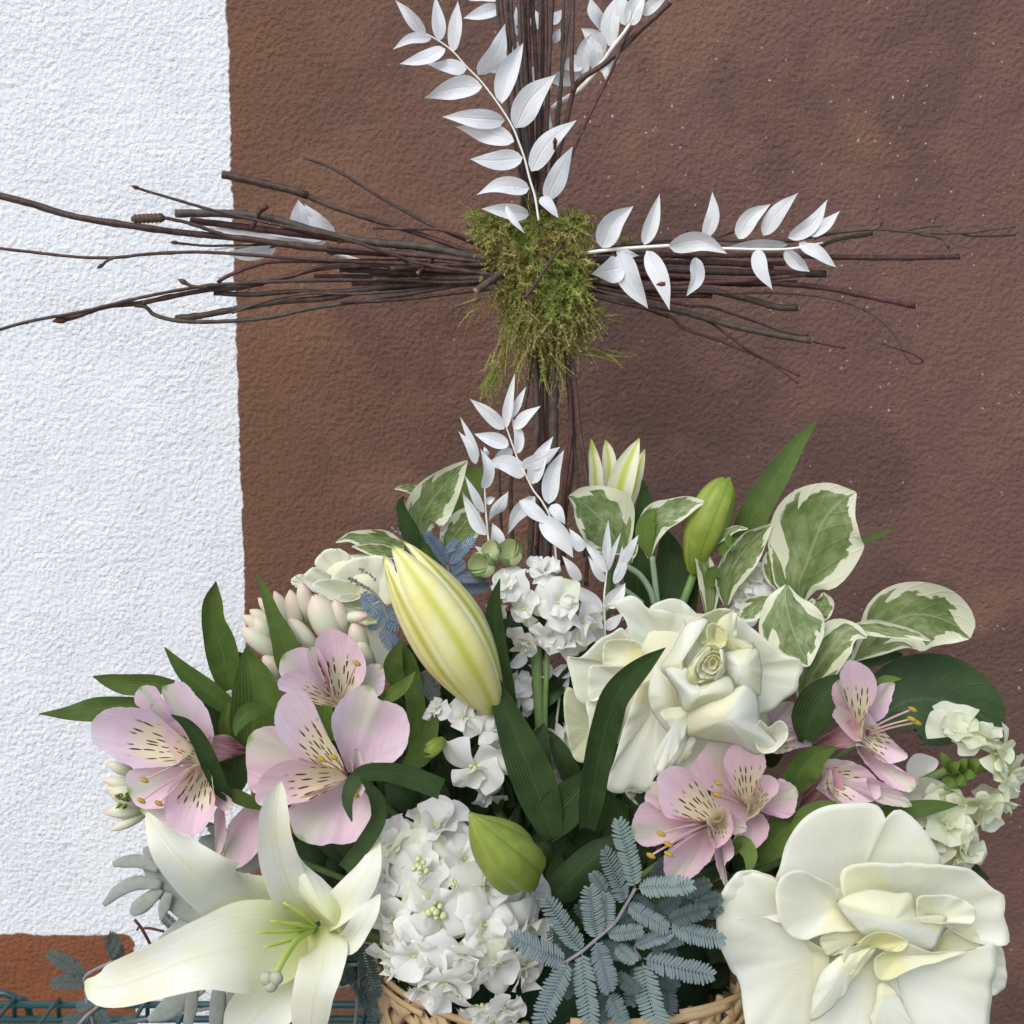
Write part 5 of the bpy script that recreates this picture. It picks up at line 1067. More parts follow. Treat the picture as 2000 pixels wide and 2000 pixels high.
alstro('leftmost pink peruvian lily, facing left against the white wall', 'E', (900, 1060, -140), [
 ('p', [(640, 720), (690, 690), (740, 682), (800, 740), (860, 820), (886, 920), (862, 975), (780, 960), (690, 850)], (860, 1040, -140), -150), ('p', [(513, 745), (540, 705), (580, 694), (625, 712), (645, 770), (620, 840), (560, 820), (520, 790)], (740, 940, -142), -152),
 ('s', [(306, 925), (325, 850), (400, 805), (500, 800), (590, 820), (680, 890), (760, 970), (720, 1060), (600, 1085), (500, 1082), (410, 1030), (330, 980)], (790, 1010, -146), -168),
 ('p', [(588, 800), (620, 772), (665, 775), (688, 825), (650, 870), (620, 855)], (740, 930, -148), -160), ('s', [(640, 900), (700, 865), (780, 880), (845, 960), (850, 1060), (790, 1085), (720, 1060), (670, 980)], (860, 1050, -144), -160),
 ('p', [(480, 1110), (560, 1088), (700, 1080), (800, 1080), (760, 1200), (660, 1270), (540, 1270), (485, 1200)], (860, 1070, -146), -166), ('s', [(660, 1230), (720, 1120), (820, 1068), (875, 1120), (890, 1230), (870, 1330), (800, 1402), (720, 1385), (660, 1310)], (850, 1070, -150), -172, dict(rip=1.2)),
 ('p', [(540, 1280), (640, 1260), (760, 1330), (800, 1400), (700, 1385), (590, 1330)], (860, 1200, -148), -160), ('p', [(870, 1200), (930, 1205), (975, 1245), (970, 1285), (930, 1290), (880, 1250)], (850, 1170, -150), -166),
 ('p', [(890, 1300), (935, 1290), (945, 1400), (920, 1490), (895, 1490)], (920, 1250, -150), -160), ('p', [(930, 1500), (960, 1350), (1060, 1270), (1110, 1290), (1110, 1450), (1020, 1550), (900, 1560)], (1060, 1240, -140), -150), ('t', [(860, 945), (960, 930), (1000, 1000), (900, 1060), (850, 1040)], (1060, 1010, -138), -146)],
 [(780, 1050, -150, 562, 1142, -178), (800, 1080, -150, 548, 1240, -176), (800, 1100, -150, 630, 1252, -178)],
 [('leaf_mid', 'E', [(700, 700, 30), (600, 690, 48), (480, 690, 50), (390, 672, 32), (318, 654, 3)], -128, -140, dict(roll=-15)), ('leaf_mid', 'E', [(560, 770, 30), (440, 790, 48), (330, 810, 58), (200, 830, 34), (62, 832, 3)], -138, -156, dict(twist=70)),
  ('leaf_mid', 'E', [(960, 800, 40), (880, 740, 52), (790, 670, 48), (720, 600, 30), (655, 517, 3)], -130, -140, {}), ('leaf_dark', 'E', [(688, 836, 4), (760, 880, 26), (820, 960, 38), (870, 1070, 42), (920, 1180, 36), (960, 1230, 20)], -180, -160, {}),
  ('leaf_mid', 'E', [(920, 1205, 12), (980, 1215, 32), (1050, 1245, 30), (1110, 1272, 14)], -160, -150, {}), ('leaf_dark', 'E', [(840, 1000, 40), (860, 860, 70), (820, 760, 50), (790, 730, 10)], -126, -130, {}), ('leaf_light', 'E', [(960, 780, 20), (945, 880, 36), (980, 980, 40), (1050, 1060, 20)], -136, -132, {})])
alstro('big open pink peruvian lily above the open lily', 'E', (1500, 1130, -140), [
 ('p', [(1045, 960), (1090, 905), (1170, 888), (1230, 930), (1300, 1030), (1200, 1120), (1110, 1200), (1062, 1190), (1042, 1090)], (1440, 1090, -146), -156), ('p', [(1440, 880), (1470, 790), (1550, 712), (1630, 700), (1664, 755), (1700, 768), (1780, 802), (1812, 900), (1790, 1000), (1720, 1070), (1640, 1085), (1560, 1080), (1480, 1000)], (1520, 1110, -146), -166, dict(rip=1.0)),
 ('p', [(1245, 1270), (1380, 1190), (1520, 1165), (1620, 1220), (1648, 1320), (1605, 1410), (1510, 1448), (1440, 1440), (1390, 1452), (1290, 1425), (1250, 1350)], (1510, 1130, -146), -170, dict(rip=1.0)),
 ('s', [(1175, 830), (1200, 760), (1250, 725), (1310, 728), (1360, 790), (1400, 890), (1500, 1080), (1400, 1070), (1290, 1030), (1210, 960), (1180, 900)], (1510, 1120, -150), -172), ('s', [(1085, 1230), (1100, 1150), (1140, 1095), (1250, 1048), (1400, 1080), (1510, 1125), (1440, 1185), (1330, 1240), (1200, 1262), (1110, 1262)], (1520, 1130, -150), -174),
 ('p', [(1540, 1010), (1575, 1006), (1600, 1070), (1640, 1055), (1652, 1095), (1600, 1130), (1550, 1110)], (1540, 1130, -154), -178, dict(p=1)), ('p', [(1570, 1140), (1610, 1120), (1600, 1190), (1560, 1230), (1550, 1180)], (1540, 1130, -154), -172)],
 [(1515, 1120, -150, 1395, 1042, -186), (1515, 1120, -150, 1452, 1034, -186), (1530, 1140, -150, 1556, 1212, -182)],
 [('leaf_dark', 'E', [(1960, 1185, 50), (1800, 1125, 52), (1680, 1105, 44), (1590, 1115, 40), (1535, 1170, 34), (1518, 1250, 26), (1540, 1340, 3)], -176, -202, dict(n=28)), ('leaf_dark', 'E', [(1585, 1135, 6), (1650, 1220, 34), (1665, 1320, 38), (1600, 1440, 40), (1500, 1560, 30)], -192, -180, {}),
  ('leaf_mid', 'E', [(1060, 1060, 60), (1075, 900, 110), (1085, 780, 122), (1070, 660, 98), (1050, 570, 48), (1042, 512, 4)], -132, -142, dict(cup=0.3, fold=0.15)), ('leaf_mid', 'E', [(1180, 870, 20), (1110, 820, 42), (1040, 830, 44), (1000, 890, 26), (990, 935, 3)], -146, -160, {}),
  ('leaf_light', 'E', [(1430, 960, 30), (1415, 860, 40), (1410, 790, 34)], -148, -150, {}), ('leaf_dark', 'E', [(1000, 1010, 50), (980, 1100, 80), (960, 1180, 60), (940, 1240, 20)], -138, -138, {}), ('leaf_mid', 'E', [(1950, 800, 10), (1870, 1000, 60), (1800, 1080, 30)], -120, -126, {})])
alstro('pink peruvian lily just under the tuberose buds', 'E', (1480, 800, -124), [
 ('p', [(1590, 620), (1640, 595), (1685, 610), (1692, 700), (1660, 750), (1590, 740), (1560, 690)], (1480, 770, -126), -136), ('p', [(1195, 610), (1225, 545), (1310, 518), (1380, 560), (1420, 660), (1430, 760), (1330, 720), (1215, 660)], (1470, 790, -126), -140),
 ('s', [(1365, 500), (1400, 440), (1440, 425), (1510, 455), (1575, 520), (1605, 600), (1590, 680), (1520, 745), (1450, 760), (1410, 680), (1375, 580)], (1480, 800, -128), -146), ('s', [(1186, 690), (1225, 640), (1290, 628), (1370, 680), (1480, 780), (1400, 795), (1290, 745), (1205, 722)], (1500, 805, -130), -150),
 ('p', [(1325, 540), (1350, 515), (1385, 530), (1425, 640), (1440, 750), (1390, 730), (1345, 640)], (1470, 790, -130), -148)],
 [(1480, 790, -130, 1562, 592, -160)],
 [('leaf_mid', 'E', [(970, 720, 50), (945, 600, 74), (915, 490, 74), (882, 390, 56), (880, 290, 46), (897, 206, 3)], -118, -128, dict(cup=0.3, twist=40)), ('leaf_mid', 'E', [(1245, 700, 30), (1238, 580, 62), (1215, 480, 58), (1170, 370, 36), (1130, 260, 22), (1088, 173, 3)], -130, -132, {}),
  ('leaf_mid', 'J', [(340, 1120, 40), (285, 1000, 64), (295, 910, 52), (330, 820, 10)], -116, -122, {}), ('leaf_mid', 'J', [(325, 800, 10), (380, 950, 56), (420, 1150, 62), (440, 1380, 60), (420, 1620, 40)], -116, -112, dict(roll=15)), ('leaf_light', 'J', [(200, 1190, 20), (270, 1150, 44), (350, 1090, 40), (424, 1003, 3)], -128, -138, {}), ('leaf_dark', 'E', [(1010, 540, 30), (990, 620, 60), (1000, 720, 50)], -112, -114, {})])
alstro('front pink peruvian lily with long stamens beside the wattle fronds', 'M', (480, 870, -160), [
 ('p', [(155, 700), (200, 665), (240, 740), (230, 830), (150, 780)], (440, 860, -162), -168), ('p', [(78, 885), (105, 812), (150, 765), (250, 820), (430, 860), (340, 920), (230, 965), (140, 975), (92, 935)], (470, 870, -164), -184),
 ('p', [(235, 1085), (245, 1000), (330, 935), (440, 870), (475, 960), (455, 1040), (390, 1110), (320, 1140), (265, 1165), (250, 1140)], (470, 860, -164), -190, dict(rip=1.0)), ('s', [(203, 640), (250, 600), (320, 598), (400, 655), (455, 740), (510, 800), (500, 850), (400, 850), (290, 845), (235, 825), (208, 740)], (490, 870, -166), -186),
 ('s', [(440, 840), (500, 800), (540, 805), (560, 880), (540, 935), (480, 980), (448, 930)], (480, 850, -166), -188, dict(rip=1.0)), ('p', [(535, 808), (590, 830), (626, 890), (590, 912), (545, 910)], (490, 860, -166), -180), ('p', [(475, 980), (540, 925), (566, 1015), (522, 1065), (538, 1172), (505, 1130), (480, 1060)], (490, 870, -164), -182)],
 [(450, 860, -168, 220, 912, -208), (450, 865, -168, 254, 962, -210), (450, 870, -168, 256, 1008, -210), (450, 870, -168, 172, 1016, -212)], [('leaf_light', 'M', [(560, 1010, 10), (600, 960, 38), (640, 1020, 36), (628, 1115, 3)], -162, -180, {})])
alstro('pink peruvian lily crowded behind the one with long stamens', 'M', (620, 780, -146), [
 ('p', [(355, 615), (400, 540), (470, 458), (550, 468), (565, 530), (540, 620), (560, 700), (480, 720), (400, 680)], (620, 780, -148), -158), ('p', [(700, 800), (740, 700), (780, 658), (850, 690), (864, 740), (835, 832), (760, 835)], (640, 790, -148), -160), ('p', [(556, 992), (590, 900), (680, 818), (728, 870), (712, 940), (640, 1005)], (630, 790, -148), -164),
 ('p', [(460, 690), (540, 680), (640, 740), (640, 840), (560, 850), (470, 780)], (640, 800, -148), -156), ('s', [(518, 560), (570, 492), (640, 468), (690, 505), (714, 580), (690, 650), (650, 740), (600, 740), (545, 680)], (640, 800, -150), -168), ('s', [(620, 835), (650, 720), (700, 640), (762, 655), (774, 710), (720, 770), (660, 830)], (640, 810, -150), -170)],
 [(630, 790, -150, 490, 674, -178), (630, 790, -150, 482, 728, -180)], [('leaf_mid', 'M', [(860, 720, 20), (870, 640, 70), (930, 560, 62), (990, 525, 36), (1052, 506, 3)], -148, -156, dict(roll=20)), ('leaf_mid', 'M', [(690, 1040, 30), (740, 960, 78), (800, 890, 70), (880, 850, 20)], -150, -152, {}), ('leaf_light', 'M', [(830, 900, 10), (900, 830, 40), (980, 790, 34), (1045, 762, 3)], -156, -160, {})])
alstro('pink peruvian lily in profile with stamens reaching right', 'M', (960, 500, -130), [
 ('p', [(1025, 225), (1050, 188), (1085, 210), (1120, 330), (1060, 330), (1030, 280)], (1140, 420, -132), -142), ('p', [(1225, 230), (1318, 200), (1312, 265), (1275, 360), (1210, 375)], (1150, 420, -132), -144), ('t', [(940, 495), (1040, 420), (1140, 380), (1180, 440), (1130, 500), (1020, 510)], (935, 500, -128), -142, dict(p=1)),
 ('s', [(1062, 175), (1085, 115), (1110, 96), (1170, 112), (1220, 160), (1238, 235), (1205, 325), (1150, 375), (1105, 310), (1080, 240)], (1150, 430, -134), -152), ('p', [(1028, 350), (1060, 310), (1135, 365), (1180, 460), (1130, 475), (1050, 390)], (1160, 440, -134), -150), ('s', [(1190, 350), (1250, 410), (1330, 490), (1384, 552), (1300, 582), (1220, 545), (1170, 470)], (1140, 430, -134), -154), ('p', [(1140, 505), (1220, 520), (1320, 600), (1412, 650), (1400, 712), (1300, 690), (1200, 600)], (1130, 470, -134), -156)],
 [(1190, 430, -140, 1406, 326, -172), (1190, 440, -140, 1402, 372, -174), (1190, 450, -140, 1426, 388, -174)], [('leaf_dark', 'F', [(1120, 1170, 30), (1140, 1090, 78), (1190, 1000, 84), (1250, 930, 40), (1290, 905, 6)], -122, -126, {}), ('leaf_light', 'M', [(1230, 200, 6), (1280, 185, 20), (1354, 183, 3)], -130, -134, {})])
alstro('pale drooping peruvian lily with a dark red throat, under the profile one', 'M', (900, 760, -130), [
 ('t', [(880, 775), (930, 660), (1000, 590), (1070, 640), (1070, 760), (960, 780)], (870, 790, -130), -144, dict(p=1)), ('s', [(975, 570), (1060, 560), (1160, 590), (1240, 660), (1245, 745), (1120, 775), (1040, 740), (1015, 640)], (960, 640, -136), -152), ('p', [(1190, 655), (1290, 680), (1350, 720), (1405, 782), (1330, 785), (1230, 755)], (1040, 660, -138), -156), ('p', [(1020, 600), (1040, 700), (1100, 770), (1030, 760), (1000, 680)], (950, 700, -138), -150)])
alstro('dusky mauve peruvian lily hidden behind the large rose', 'L', (1600, 1150, -104), [('p', [(1560, 990), (1640, 940), (1745, 930), (1765, 1020), (1755, 1120), (1690, 1150), (1620, 1080)], (1580, 1120, -106), -114), ('s', [(1590, 1290), (1650, 1210), (1760, 1160), (1860, 1200), (1878, 1250), (1780, 1270), (1650, 1310)], (1560, 1260, -106), -118), ('p', [(1620, 1090), (1700, 1110), (1790, 1160), (1700, 1220), (1640, 1200)], (1560, 1160, -106), -116)])
# ------------------------------------------------------------------ white stocks and snapdragons
t = stock('big ruffled white stock hanging over the basket rim', 'H', [(190, 250, 140, (-.5, .6, .5)), (390, 170, 165, (0, .8, .5)), (320, 370, 170, (-.2, .3, .9)), (530, 330, 150, (.2, .5, .7)), (150, 450, 150, (-.7, .1, .5)), (400, 580, 180, (0, 0, 1)), (640, 470, 165, (.3, .3, .9)), (850, 480, 140, (.8, .1, .3)), (180, 640, 165, (-.6, -.2, .7)), (630, 650, 170, (.2, 0, 1)), (290, 800, 175, (-.3, -.3, .9)), (830, 680, 150, (.7, -.2, .5)), (530, 810, 165, (.1, -.3, .9)), (160, 830, 120, (-.7, -.4, .5)), (450, 950, 150, (0, -.5, .85)), (690, 860, 160, (.3, -.4, .8)), (830, 860, 140, (.7, -.5, .5)), (320, 970, 95, (-.2, -.7, .6)), (610, 1070, 120, (.1, -.7, .7)), (730, 1080, 110, (.3, -.7, .6))], -152, 26, (500, 600, -140), np_=12, slope=22)
stem(t, pt('H', 500, 500, -140), r=0.004, bow=0)
for (x, y, R_b) in ((312, 368, 130), (392, 590, 150), (480, 455, 70)):
    c = pt('H', x, y, -190); o_ = bpy.data.objects.new('bud_cluster', HEARTS[0]); COL.objects.link(o_); o_.parent = t
    o_.matrix_local = Matrix.Translation(Vector(c) - Vector(org(t))) @ Matrix.Rotation(math.radians(80), 4, 'X') @ Matrix.Scale(R_b * 2.1 * mpp('H', c), 4)
t = stock('tall white stock head in the centre, in front of the cross foot', 'J', [(1320, 570, 150, (.1, .2, 1)), (1000, 450, 115, (-.4, .4, .8)), (1230, 370, 115, (0, .8, .5)), (1120, 810, 110, (-.3, -.6, .7)), (1470, 700, 150, (.6, 0, .6)), (1430, 800, 120, (.4, -.5, .6)), (1270, 760, 125, (0, -.4, .9)), (1110, 610, 105, (-.4, 0, .9)), (950, 590, 85, (-.8, -.1, .4))], -96, 22, (1200, 900, -96), np_=11)
P0 = pt('J', 1170, 700, -98); P1 = pt('J', 1190, 1000, -100); P2 = pt('J', 1215, 1400, -100); s_ = mpp('J', P0)
tube('stem', [P0, P1, P2, ROOT], [38 * s_, 38 * s_, 36 * s_, 34 * s_], 'green_stem', t, 12, n=20)
tube('stem', [pt('J', 1255, 860, -104), pt('J', 1245, 1100, -106), pt('J', 1235, 1380, -104), ROOT + np.array([.01, 0, 0])], 17 * s_, 'green_stem', t, 9, n=16)
for (x, y, R_b, nv) in ((1020, 262, 78, (-.1, .6, .8)), (850, 335, 80, (-.5, .2, .8)), (905, 250, 60, (-.3, .7, .5))):
    c = pt('J', x, y, -108); sb = mpp('J', c); ax = facing(*nv)
    for k in range(5):
        a = 2 * math.pi * k / 5; e1 = nz(np.cross(ax, [0.3, 0.5, 0.8])); e2 = np.cross(ax, e1); V = []
        for i, tt in enumerate(np.linspace(0, 1, 8)):
            rr = R_b * sb * (0.15 + 0.85 * math.sin(tt * 2.2) ** 0.8); z = R_b * sb * (2.0 * tt - 1.2)
            for u in np.linspace(-0.8, 0.8, 6): V.append(c + ax * z + rr * (math.cos(a + u) * e1 + math.sin(a + u) * e2) * (1 + 0.1 * math.cos(u * 2)))
        mk('bud', V, grid_faces(8, 6), 'calyx' if k % 2 else 'stock_heart', t)
t = stock('smaller white stock below the yellow lily bud', 'J', [(720, 1290, 105, (-.2, .5, .8)), (850, 1370, 120, (.2, .5, .8)), (790, 1610, 225, (0, -.25, 1)), (555, 1240, 85, (-.5, .5, .6)), (880, 1790, 100, (.3, -.6, .6)), (930, 1490, 110, (.5, .2, .7))], -106, 22, (760, 1550, -100), np_=7)
stem(t, pt('J', 760, 1550, -104), r=0.003, bow=0)
c = pt('J', 545, 1470, -134); bud(t, 'J', [(590, 1440, -128), (550, 1470, -134), (500, 1510, -138), (470, 1500, -138)], [30, 50, 48, 10], n=3, hw=64, mat='green_bud', part='bud', nt=10, nu=7)
t = stock('dim white stock deep between the dark blades and the large rose', 'J', [(1230, 1430, 120, (-.1, .4, .8)), (1330, 1600, 130, (.1, -.1, .9)), (1060, 1060, 100, (-.3, .3, .8)), (1090, 1190, 100, (0, 0, 1)), (1370, 1400, 100, (.3, .3, .7)), (1240, 1620, 110, (-.3, -.3, .8))], -84, 14, (1240, 1500, -84), np_=8); stem(t, pt('J', 1240, 1500, -84))
t = stock('bluish white stock peeping behind the variegated leaves', 'F', [(900, 490, 85, (0, .6, .7)), (870, 580, 80, (-.3, 0, .8)), (935, 565, 80, (.4, 0, .8)), (890, 640, 70, (0, -.4, .8))], -66, 12, (890, 600, -66), np_=8); stem(t, pt('F', 890, 600, -66))
t = stock('single white floret behind the left green leaves', 'E', [(905, 700, 75, (-.4, .4, .7))], -108, 8, (930, 760, -104), np_=7); stem(t, pt('E', 930, 760, -104))
t = stock('cream snapdragon spike pointing right at the frame edge', 'F', [(1750, 1140, 105, (-.1, .8, .5)), (1860, 1160, 100, (.3, .7, .5)), (1930, 1230, 130, (.6, .2, .6)), (1790, 1440, 125, (0, -.6, .7)), (1900, 1420, 125, (.4, -.4, .7)), (1960, 1330, 120, (.8, 0, .5)), (1720, 1400, 90, (-.4, -.5, .6))], -112, 18, (1640, 1330, -104), 'stock_cream', 8, 'snapdragon')
tube('stem', [pt('F', 1960, 1280, -112), pt('F', 1780, 1300, -116), pt('F', 1640, 1335, -108), ROOT + np.array([.02, .01, 0])], [.002, .0028, .003, .003], 'green_stem', t, 8, n=18)
for (x0, y0, x1, y1) in ((1740, 1300, 1690, 1220), (1760, 1300, 1800, 1245), (1770, 1310, 1840, 1320), (1740, 1320, 1800, 1360), (1720, 1310, 1770, 1260), (1700, 1330, 1760, 1390), (1800, 1290, 1860, 1250)): blade('sepal', 'leaf_light', t, 'F', [(x0, y0, -122), ((x0 + x1) / 2, (y0 + y1) / 2, -130), (x1, y1, -130)], w=26, n=8, m=5)
sheet('petal', 'stock_petal', t, 'F', [(1520, 1390), (1600, 1330), (1680, 1340), (1760, 1400), (1825, 1470), (1700, 1480), (1560, 1450)], (1600, 1400, -118), -128, base=(1520, 1390)); sheet('petal', 'stock_petal', t, 'F', [(1545, 1290), (1580, 1230), (1640, 1235), (1680, 1260), (1660, 1300), (1600, 1310), (1590, 1360)], (1600, 1330, -124), -134, base=(1590, 1360))
t = stock('crumpled white bloom tucked behind the lower right rose', 'I', [(1480, 330, 150, (0, .6, .7)), (1560, 420, 150, (.5, .2, .7)), (1540, 520, 140, (.3, -.2, .8)), (1420, 420, 110, (-.3, .2, .8))], -128, 16, (1500, 500, -126), 'stock_cream', 9); stem(t, pt('I', 1480, 520, -126))

# ------------------------------------------------------------------ tuberose buds
def tuberose():
    t = thing('tuberose', 'cluster of closed pale tuberose buds with blushing tips, left of the rose', 'flower', pt('N', 760, 1250, -104))
    for i, (x0, y0, x1, y1, r) in enumerate([(500, 1270, 292, 1112, 66), (490, 1150, 292, 1035, 46), (500, 1100, 345, 1000, 46), (540, 1070, 398, 925, 42), (600, 1080, 500, 882, 44), (640, 1110, 600, 872, 60), (710, 1020, 672, 826, 54), (870, 1160, 745, 905, 104), (940, 1120, 880, 935, 60), (745, 1230, 590, 1050, 56), (1060, 1240, 990, 1085, 62), (1100, 1320, 1020, 1185, 52), (545, 1420, 430, 1290, 60), (470, 1180, 380, 1050, 60), (960, 1050, 1085, 1040, 40)]):
        d = -112 - (y1 - 830) * 0.02 + (i % 3); x0, y0 = x0 + (x0 - x1) * 0.35, y0 + (y0 - y1) * 0.35; r = r * 0.84
        bud(t, 'N', [(x0, y0, d + 8), (x0 * .75 + x1 * .25, y0 * .75 + y1 * .25, d + 2), ((x0 + x1) / 2, (y0 + y1) / 2, d - 2), (x0 * .2 + x1 * .8, y0 * .2 + y1 * .8, d - 4), (x1, y1, d - 5)], [r * .55, r * .85, r * 1.08, r * .92, r * .10], n=3, hw=72, groove=0.02, nt=16, nu=9, phase=i * 1.1, mat='tuberose', part='bud', point=0.975)
    stem(t, pt('N', 760, 1250, -104), r=0.003)
    t = thing('tuberose', 'small opening cream tuberose under the leftmost pink flower', 'flower', pt('E', 600, 1250, -128))
    for i, (x0, y0, x1, y1, r) in enumerate([(580, 1250, 378, 1178, 52), (560, 1180, 358, 1140, 30), (520, 1120, 378, 1060, 28), (570, 1300, 400, 1384, 26), (560, 1270, 375, 1300, 40)]):
        bud(t, 'E', [(x0, y0, -128), ((x0 * 2 + x1) / 3, (y0 * 2 + y1) / 3, -134), ((x0 + 2 * x1) / 3, (y0 + 2 * y1) / 3, -138), (x1, y1, -138)], [r * .5, r, r * .9, r * .15], n=3, hw=64, nt=12, nu=7, phase=i, mat='tuberose', part='bud', point=0.9)
    for i in range(7): bud(t, 'E', [(480 + 12 * math.cos(i * 2.4), 1230 + 18 * math.sin(i * 2.4), -136), (450 + 30 * math.cos(i), 1240 + 40 * math.sin(i * 1.9), -146)], [14, 8], n=3, hw=64, nt=6, nu=5, mat='green_bud', part='bud')
    stem(t, pt('E', 600, 1250, -128), r=0.002)
tuberose()

# ------------------------------------------------------------------ variegated sprigs
def varieg(label, K, base, leaves, stems=()):
    t = thing('variegated_sprig', label, 'leaf sprig', pt(K, *base), 'cream-edged leaf sprigs')
    for q in leaves:
        pts, d0, d1 = q[:3]; kw = dict(q[3]) if len(q) > 3 else {}; kw.setdefault('cup', 0.22); kw.setdefault('wave', 0.10)
        blade('leaf', q[4] if len(q) > 4 else 'variegated_leaf', t, K, L4(pts, d0, d1), n=26, m=13, **kw)
    for sp, d in stems:
        P = np.array([pt(K, x, y, d) for x, y in sp]); s = mpp(K, P[0]); tube('stem', P, 13 * s, 'pale_stem', t, 8, n=14)
    stem(t, pt(K, *base), 'pale_stem', 0.0018)
    return t
varieg('largest cream-edged variegated leaf standing at the upper right', 'F', (1060, 600, -86), [([(1110, 600, 8), (1095, 520, 100), (1130, 430, 168), (1160, 340, 195), (1200, 250, 190), (1260, 180, 120), (1335, 132, 6)], -88, -104, dict(cup=0.16, wave=0.06)), ([(1010, 540, 10), (985, 480, 34), (970, 420, 30), (965, 380, 6)], -84, -86)])
varieg('cream-edged variegated leaf stretching far right', 'F', (1330, 830, -86), [([(1330, 835, 8), (1400, 760, 70), (1480, 680, 130), (1570, 645, 146), (1670, 655, 140), (1750, 690, 100), (1800, 730, 50), (1812, 745, 10)], -88, -104, dict(cup=0.22, roll=12)), ([(1300, 700, 8), (1400, 700, 36), (1500, 715, 30), (1580, 730, 20), (1648, 755, 3)], -104, -116, dict(cup=0.4)), ([(1360, 860, 20), (1430, 820, 36), (1530, 815, 10)], -84, -86, {}, 'leaf_dark')])
varieg('drooping cream-edged variegated leaves over the large rose', 'F', (1100, 900, -96), [([(1045, 520, 8), (1040, 590, 90), (1060, 680, 138), (1090, 760, 118), (1120, 830, 50), (1135, 862, 6)], -104, -126, dict(cup=-0.15)), ([(1000, 560, 6), (930, 600, 40), (880, 640, 44), (845, 665, 8)], -98, -104), ([(1150, 700, 10), (1170, 640, 52), (1200, 590, 46), (1196, 552, 6)], -96, -100), ([(1100, 1010, 10), (1140, 920, 64), (1200, 820, 92), (1270, 740, 80), (1330, 720, 40), (1382, 740, 5)], -104, -112, dict(roll=-15)), ([(1220, 900, 10), (1260, 850, 40), (1310, 800, 30), (1330, 780, 5)], -98, -100), ([(1180, 1010, 10), (1140, 1060, 30), (1100, 1180, 12)], -112, -118, {}, 'leaf_mid')])
varieg('slim folded variegated leaves by the green lily bud', 'F', (800, 600, -76), [([(790, 605, 10), (790, 520, 50), (830, 430, 68), (890, 350, 62), (940, 300, 34), (985, 262, 4)], -82, -92, dict(cup=0.35, roll=18)), ([(760, 520, 8), (735, 500, 30), (735, 470, 30), (750, 440, 6)], -86, -88, {}, 'leaf_mid'), ([(720, 640, 20), (720, 540, 42), (700, 440, 38), (670, 370, 20), (648, 322, 3)], -80, -84, dict(roll=10)), ([(760, 390, 6), (790, 370, 34), (830, 340, 20), (850, 350, 3)], -82, -88, {}, 'leaf_light'), ([(720, 360, 4), (770, 320, 18), (830, 285, 14), (882, 285, 3)], -82, -90), ([(815, 300, 4), (800, 340, 16), (830, 370, 4)], -86, -92, {}, 'leaf_light')])
varieg('broad and folded variegated leaves behind the foot of the cross', 'F', (500, 620, -72), [([(470, 408, 8), (465, 330, 44), (500, 250, 66), (570, 215, 58), (640, 185, 36), (706, 172, 4)], -78, -86, dict(cup=0.3, roll=-15)), ([(470, 400, 8), (450, 320, 40), (460, 250, 36), (490, 200, 6)], -80, -84, {}, 'leaf_light'), ([(375, 385, 10), (330, 330, 90), (280, 260, 138), (220, 200, 110), (170, 165, 60), (130, 150, 6)], -66, -72, dict(cup=0.3, roll=20)), ([(390, 430, 8), (380, 400, 26), (400, 380, 20), (420, 350, 4)], -80, -84)], [([(480, 400), (492, 500), (505, 620)], -78), ([(370, 440), (430, 480), (475, 550), (492, 620)], -80), ([(330, 520), (390, 560), (440, 600)], -84)])
varieg('large variegated leaves on the left behind the yellow bud', 'N', (1460, 580, -78), [([(1440, 560, 10), (1420, 450, 110), (1480, 340, 148), (1560, 230, 120), (1640, 140, 70), (1715, 62, 5)], -84, -94, dict(cup=0.22, roll=10)), ([(1610, 400, 10), (1650, 300, 70), (1720, 220, 100), (1790, 160, 70), (1830, 110, 10)], -72, -76, {}, 'leaf_light'), ([(1570, 640, 10), (1620, 560, 92), (1690, 470, 112), (1750, 400, 70), (1790, 365, 6)], -80, -86, dict(roll=15)), ([(1430, 260, 30), (1370, 245, 30), (1310, 235, 20), (1258, 242, 3)], -78, -82), ([(1430, 620, 20), (1360, 520, 58), (1310, 400, 40), (1295, 330, 24), (1318, 285, 3)], -94, -100, {}, 'leaf_dark'), ([(1540, 720, 20), (1500, 640, 54), (1460, 570, 40), (1432, 515, 4)], -98, -104, {}, 'leaf_mid')])
varieg('pale cream-splashed leaves pointing left above the half-hidden rose', 'N', (1300, 640, -72), [([(1320, 600, 20), (1200, 580, 78), (1080, 560, 66), (980, 545, 34), (888, 578, 4)], -76, -86, dict(cup=0.25)), ([(1290, 660, 14), (1200, 640, 48), (1100, 620, 36), (990, 602, 4)], -82, -86)])
t = thing('broad_leaf', 'broad dark oval leaf at the right against the brown wall', 'leaf', pt('F', 1420, 1130, -72)); blade('leaf', 'leaf_glossy', t, 'F', L4([(1430, 1130, 20), (1500, 1030, 150), (1600, 1000, 190), (1720, 1010, 188), (1830, 1050, 140), (1900, 1100, 80), (1940, 1140, 10)], -76, -84), n=28, m=13, cup=0.15, wave=0.05); stem(t, pt('F', 1430, 1130, -76))
t = thing('blade_leaf', 'long narrow green blade rising diagonally against the brown wall', 'leaf', pt('F', 800, 460, -56)); leaf(t, 'leaf_mid', 'F', L4([(800, 460, 30), (860, 330, 58), (930, 180, 62), (1010, 50, 52), (1090, -70, 32), (1172, -168, 3)], -58, -60), n=28); stem(t, pt('F', 800, 460, -56)); leaf(t, 'leaf_mid', 'F', L4([(1300, 380, 6), (1380, 330, 16), (1500, 282, 3)], -60, -60))
